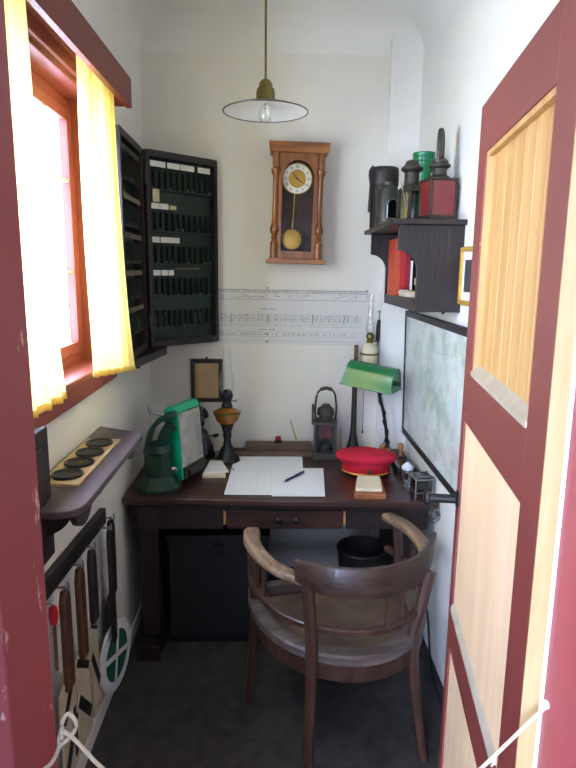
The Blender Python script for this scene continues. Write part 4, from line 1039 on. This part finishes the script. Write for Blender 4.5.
# tin can and a glass inkwell stand near the right wall
t = thing('tin_canister', 'small shiny tin canister beside the red cap', 'canister', (.637, 2.74, Z))
B().lathe([(0, 0), (.026, 0), (.027, .004), (.026, .012), (.026, .064), (0, .064)], 24, (.637, 2.74, Z)).build('can', M['steel'], t)
B().lathe([(.0275, .064), (.028, .076), (.02, .084), (.012, .094), (.006, .098), (0, .099)], 24, (.637, 2.74, Z)).build('lid', M['enamelwhite'], t)
q = B(); q.m = Matrix.Translation((.637, 2.74, Z)); q.box(-.016, -.002, -.0285, -.026, .02, .05); q.build('slot', M['black'], t)
t = thing('glass_inkwell', 'square glass inkwell on metal feet at desk edge', 'inkwell', (.665, 2.60, Z))
im = Matrix.Translation((.668, 2.59, Z)) @ Matrix.Rotation(math.radians(8), 4, 'Z')
q = B(); q.m = im; q.box(-.046, .046, -.046, .046, .014, .02).box(-.046, .046, -.046, .046, .076, .082)
for sx in (-1, 1):
    for sy in (-1, 1): q.cyl((sx*.041, sy*.041, 0), (sx*.041, sy*.041, .09), .0042, n=8); q.lathe([(.008, 0), (.008, .005), (.004, .008)], 10, (sx*.041, sy*.041, 0))
q.build('stand', M['steel'], t)
q = B(); q.m = im; q.box(-.036, .036, -.036, .036, .0205, .075); q.build('glass', M['thickglass'], t, bev=.004)
q = B(); q.m = im; q.box(-.026, .026, -.026, .026, .03, .062); q.build('ink', M['blackgloss'], t)
q = B(); q.m = im; q.box(-.03, .03, -.03, .03, .0825, .092); q.build('lid', M['steel'], t, bev=.002)

# dark tin box behind the canister
t = thing('stamp_pad', 'black stamp pad box behind the tin canister', 'stamp pad', (.655, 2.9, Z))
B().box(.612, .706, 2.835, 2.99, Z, Z+.026).build('case', M['black'], t, bev=.003)
B().box(.61, .708, 2.833, 2.992, Z+.0262, Z+.036).build('lid', M['blackgloss'], t, bev=.003)

# ------------------------------------------------------------------ left wall: shelf, box, rail with signal boards
t = thing('wall_shelf', 'narrow dark shelf with scalloped apron under the window', 'shelf', (XL, 1.85, 1.09))
poly = [(-.68, 1.43), (-.545, 1.43), (-.515, 1.44), (-.496, 1.46), (-.489, 1.49), (-.489, 2.15), (-.498, 2.185), (-.68, 2.275)]
B().prism(poly, 'z', 1.127, 1.147).build('board', M['shelfwood'], t, bev=.003)
ap = [(1.47, 1.127)]
def lobe(y0, y1, dep, n=8): return [(y0 + (y1-y0)*i/n, 1.112 - dep*math.sin(PI*i/n)**.6) for i in range(n+1)]
ap += lobe(1.47, 1.62, .045) + lobe(1.66, 1.74, .018) + lobe(1.80, 1.86, .014) + lobe(1.93, 2.0, .016) + lobe(2.03, 2.16, .036) + [(2.16, 1.127)]
B().prism(ap, 'x', -.53, -.514).build('apron', M['dark'], t)
for y in (1.49, 2.14):
    br = [(-.68, 1.127), (-.53, 1.127)] + [(-.53 - .15*(1-math.cos(PI/2*i/8)), 1.12 - .075*math.sin(PI/2*i/8)) for i in range(9)]
    B().prism(br, 'y', y-.012, y+.012).build('bracket', M['dark'], t)
t = thing('disc_board', 'thin pale board with four dark round discs on shelf', 'board', (-.61, 1.84, 1.147))
B().prism([(-.664, 1.61), (-.548, 1.61), (-.548, 2.07), (-.664, 2.07)], 'z', 1.147, 1.155).build('board', M['discboard'], t, bev=.001)
for i in range(4):
    y = 1.68 + .108*i
    B().shell([(.0, 0), (.044, 0), (.046, .004), (.044, .009), (.038, .009), (.034, .004), (0, .0035)], 32, (-.604, y, 1.1552)).build('disc', M['black'], t)
B().lathe([(.006, 0), (.006, .004), (.003, .006), (0, .006)], 10, (-.598, 1.785, 1.159)).build('stud', M['brass'], t)

t = thing('wall_box', 'dark shallow wooden wall box next to red door post', 'box', (XL, 1.4, .985))
B().box(XL, -.615, 1.05, 1.545, .985, 1.335).build('body', M['black_wood'], t, bev=.002)
B().box(-.615, -.60, 1.05, 1.545, .982, 1.34).build('door', M['black_wood'], t, bev=.003)
B().box(-.5995, -.594, 1.10, 1.495, 1.03, 1.295).build('door_panel', M['dark'], t, bev=.003)

t = thing('hook_rail', 'dark wooden hook rail with signal boards below the window shelf', 'rail', (XL, 1.75, .8))
RA = RT((-.67, 1.75, .83), 2.3, 'X')
q = B(); q.m = RT((-.67, 2.2, .805), -2.6, 'X'); q.box(XL, -.655, 1.2, 2.215, .775, .836); q.build('board', M['black_wood'], t, bev=.003)
hooks = (1.68, 1.82, 1.95, 2.105, 2.2)
for y in hooks:
    e = .014 if y == 2.105 else 0
    B().tube(catmull([(-.656, y, .80), (-.634+e, y, .80), (-.622+e, y, .792), (-.62+e, y, .806), (-.622+e, y, .818)], 4), .003, 6).build('hook', M['steel'], t)

def paddle(y, label, hmat, zlow, blade, lean=0, stripe=0):
    t = thing('signal_board', label, 'signal board', (-.63, y, zlow), 0, 'signal boards on the hook rail')
    mm = RT((-.632, y, .80), -lean, 'Y')
    q = B(); q.m = mm
    top = .792
    q.prism([(y-.014, top), (y+.014, top), (y+.028, top-.035), (y+.028, zlow+.02), (y-.028, zlow+.02), (y-.028, top-.035)], 'x', -.645, -.624); q.build('handle', M[hmat], t, bev=.006)
    q = B(); q.m = mm; q.tube([(-.634, y+.009*math.cos(2*PI*i/14), top+.003+.009*math.sin(2*PI*i/14)) for i in range(14)], .0025, 6, True); q.build('ring', M['steel'], t)
    return t, mm
def arrow(t, mm, y, z1, z0, w_, stripes):
    q = B(); q.m = mm
    q.prism([(y-w_*.5, z1-.03), (y, z1), (y+w_*.5, z1-.03), (y+w_*.5, z0), (y-w_*.5, z0)], 'x', -.650, -.640); q.build('blade', M['boardwhite'], t, bev=.002)
    q = B(); q.m = mm
    for (a0, b0, a1, b1, wd) in stripes:
        p = Vector((0, y+a0*w_, z0+(z1-z0)*b0)); r_ = Vector((0, y+a1*w_, z0+(z1-z0)*b1)); dv = (r_-p).normalized(); nv = Vector((0, -dv.z, dv.y))*wd*w_*.5
        P4 = [p+nv, r_+nv, r_-nv, p-nv]
        q.prism([(v.y, v.z) for v in P4], 'x', -.640, -.6385)
    q.build('stripes', M['boardblack'], t, smooth=False)
t1, mm = paddle(1.68, 'black striped signal board hanging nearest the door post', 'stick', .44, None)
arrow(t1, mm, 1.68, .50, .15, .128, [(-.42,.62,.42,.95,.26), (-.42,.12,.42,.5,.3), (.3,.1,.3,.6,.2)])
t2, mm = paddle(1.82, 'reddish brown handled signal board, second from the door post', 'stick', .45, None)
arrow(t2, mm, 1.82, .50, .15, .128, [(-.42,.95,.42,.72,.2), (-.42,.55,.42,.2,.3)])
t3, mm = paddle(1.95, 'signal board with broad black slash next to the green disc', 'stickd', .50, None)
arrow(t3, mm, 1.95, .55, .16, .08, [(-.42,.62,.42,.25,.34), (-.42,.92,.42,.8,.16)])
t4, mm = paddle(2.2, 'dark handled signal board at the desk end of the rail', 'stickd', .46, None, -.5)
q = B(); q.m = mm; q.prism([(2.15, .46), (2.2, .5), (2.25, .46), (2.25, .26), (2.15, .26)], 'x', -.650, -.640); q.build('blade', M['stickd'], t4, bev=.002)
# white disc with green quarters
t = thing('signal_disc', 'white signal disc with green quarters and white cross', 'signal disc', (-.62, 2.105, .1))
sm = RT((-.634, 2.105, .80), -.6, 'Y')
q = B(); q.m = sm; q.prism([(2.092, .795), (2.118, .795), (2.127, .76), (2.113, .345), (2.077, .345), (2.081, .76)], 'x', -.622, -.606); q.build('handle', M['stickd'], t, bev=.005)
q = B(); q.m = sm; q.tube([(-.615, 2.105+.009*math.cos(2*PI*i/14), .798+.009*math.sin(2*PI*i/14)) for i in range(14)], .0025, 6, True); q.build('ring', M['steel'], t)
dm = sm @ Matrix.Translation((-.627, 2.137, .255)) @ Matrix.Rotation(math.radians(-9), 4, 'Z') @ Matrix.Rotation(math.radians(32), 4, 'X')
q = B(); q.m = dm; q.lathe([(0, -.005), (.139, -.005), (.14, 0), (.139, .005), (0, .005)], 48, (0,0,0), (1,0,0)); disc = q.build('disc', M['signwhite'], t)
q = B(); q.m = dm
for k in range(4):
    a0 = PI/4 + PI/2*k - .0; pts_ = []
    g = .012
    c0 = a0 + 0.0
    r_ = .098
    s0 = math.asin(g/r_)
    # quarter between two arms of an upright/diagonal cross
    b0, b1 = c0 + s0 - 0, c0 + PI/2 - s0
    mid = c0 + PI/4
    pts_.append((g*math.sqrt(2)*math.cos(mid), g*math.sqrt(2)*math.sin(mid)))
    for i in range(13):
        a = b0 + (b1-b0)*i/12; pts_.append((r_*math.cos(a), r_*math.sin(a)))
    q.prism(pts_, 'x', .005, .0065)
q.build('quarters', M['signgreen'], t, smooth=False)
t = thing('signal_flag', 'small red rolled flag hanging close to the red door post', 'flag', (-.62, 1.57, .74))
B().lathe([(0, 0), (.010, .003), (.014, .03), (.012, .05), (.005, .062), (0, .062)], 12, (-.628, 1.572, .745)).build('cloth', M['redcloth'], t)
B().cyl((-.628, 1.572, .60), (-.628, 1.572, .745), .005, n=10).build('stick', M['stick'], t)
B().tube(catmull([(-.655, 1.572, .80), (-.64, 1.572, .812), (-.628, 1.572, .804)], 4), .002, 6).build('hook', M['steel'], t)

# ------------------------------------------------------------------ cord across the doorway, cable on the right
t = thing('barrier_cord', 'white cord strung low across the doorway', 'cord', (.05, .76, .6))
P_ = [(JL, .765, 1.02), (-.325, .768, 1.035), (-.309, .77, 1.07), (-.306, .77, 1.1), (-.296, .77, 1.116), (-.286, .771, 1.1), (-.294, .773, 1.078), (-.312, .773, 1.062), (-.309, .772, 1.085), (-.292, .77, 1.076), (-.272, .77, 1.05), (-.252, .77, 1.025), (-.18, .78, .94), (-.05, .79, .83), (.08, .80, .79), (.22, .82, .845), (.334, .84, .945), (.416, .846, 1.034), (JR+.001, .85, 1.062)]
B().tube(catmull(P_, 6), .003, 8).build('line', M['ropeold'], t)
B().lathe([(.007, 0), (.007, .004), (.003, .006)], 10, (JR, .85, 1.063), (-1,0,0)).build('staple', M['white'], t)
tag(B().tube(catmull([(.724, 3.1, .55), (.724, 2.85, .40), (.724, 2.7, .28), (.722, 2.55, .16), (.716, 2.45, .02), (.70, 2.3, .008), (.69, 2.1, .008)], 6), .005, 8).build('power_cable', M['cable']), 'black cable running down the plaster wall behind the chair', 'cable')

# ------------------------------------------------------------------ camera
f = 600.0
dv = Vector(((276-288)/f, (384-270)/f, 1.0)).normalized()         # room depth axis in camera axes (right, up, forward)
uv = Vector((math.sin(math.radians(.39)), math.cos(math.radians(.39)), 0)); uv = (uv - dv*uv.dot(dv)).normalized()
rv = uv.cross(dv)
R = Matrix((rv, dv, uv))                                          # rows: world x, y, z
cam = bpy.data.cameras.new('camera'); co = bpy.data.objects.new('camera', cam); COL.objects.link(co)
cam.sensor_fit = 'AUTO'; cam.sensor_width = 36; cam.lens = 36*f/768; cam.clip_start = .02
col = [R @ Vector(v) for v in ((1,0,0), (0,1,0), (0,0,-1))]
co.matrix_world = Matrix(((col[0].x, col[1].x, col[2].x, 0), (col[0].y, col[1].y, col[2].y, 0), (col[0].z, col[1].z, col[2].z, 1.75), (0,0,0,1)))
S.camera = co

# ------------------------------------------------------------------ daylight
wd = bpy.data.worlds.new('overcast_sky'); S.world = wd; wd.use_nodes = True
nt = wd.node_tree; nt.nodes.clear(); N = nt.nodes.new; L = nt.links.new
out = N('ShaderNodeOutputWorld'); bg = N('ShaderNodeBackground'); L(bg.outputs[0], out.inputs[0])
tc = N('ShaderNodeTexCoord'); sp = N('ShaderNodeSeparateXYZ'); L(tc.outputs['Generated'], sp.inputs[0])
rp = N('ShaderNodeFloatCurve')                     # sky bright beyond the window (-x), dimmed elsewhere to limit doorway light
cv = rp.mapping.curves[0]
cv.points[0].location = (0, 1); cv.points[1].location = (1, .006)
for p in ((.335, 1), (.38, .11), (.5, .05), (.6, .008)): cv.points.new(*p)
for p in cv.points: p.handle_type = 'VECTOR'
rp.mapping.update()
hf = N('ShaderNodeMath'); hf.operation = 'MULTIPLY_ADD'; hf.inputs[1].default_value = .5; hf.inputs[2].default_value = .5
L(sp.outputs['X'], hf.inputs[0]); L(hf.outputs[0], rp.inputs['Value'])
st = N('ShaderNodeMath'); st.operation = 'MULTIPLY'; st.inputs[1].default_value = 30.0
L(rp.outputs[0], st.inputs[0]); L(st.outputs[0], bg.inputs['Strength']); bg.inputs['Color'].default_value = (.82, .97, 1.42, 1)
def portal(name, loc, rot, sx, sy):
    l = bpy.data.lights.new(name, 'AREA'); l.shape = 'RECTANGLE'; l.size = sx; l.size_y = sy; l.cycles.is_portal = True
    o = bpy.data.objects.new(name, l); COL.objects.link(o); o.location = loc; o.rotation_euler = rot
portal('window_portal', (XO-.01, 1.835, 1.87), (0, math.radians(-90), 0), 1.05, 1.2)
portal('door_portal', (.05, YF0-.02, 1.1), (math.radians(90), 0, 0), .8, 2.2)
S.cycles.max_bounces = 12; S.cycles.diffuse_bounces = 7; S.cycles.transparent_max_bounces = 16
S.cycles.caustics_reflective = False; S.cycles.caustics_refractive = False
S.cycles.sample_clamp_indirect = 6
S.view_settings.view_transform = 'Standard'; S.view_settings.look = 'None'; S.view_settings.gamma = 1
S.view_settings.use_curve_mapping = False
S.view_settings.exposure = 0.28
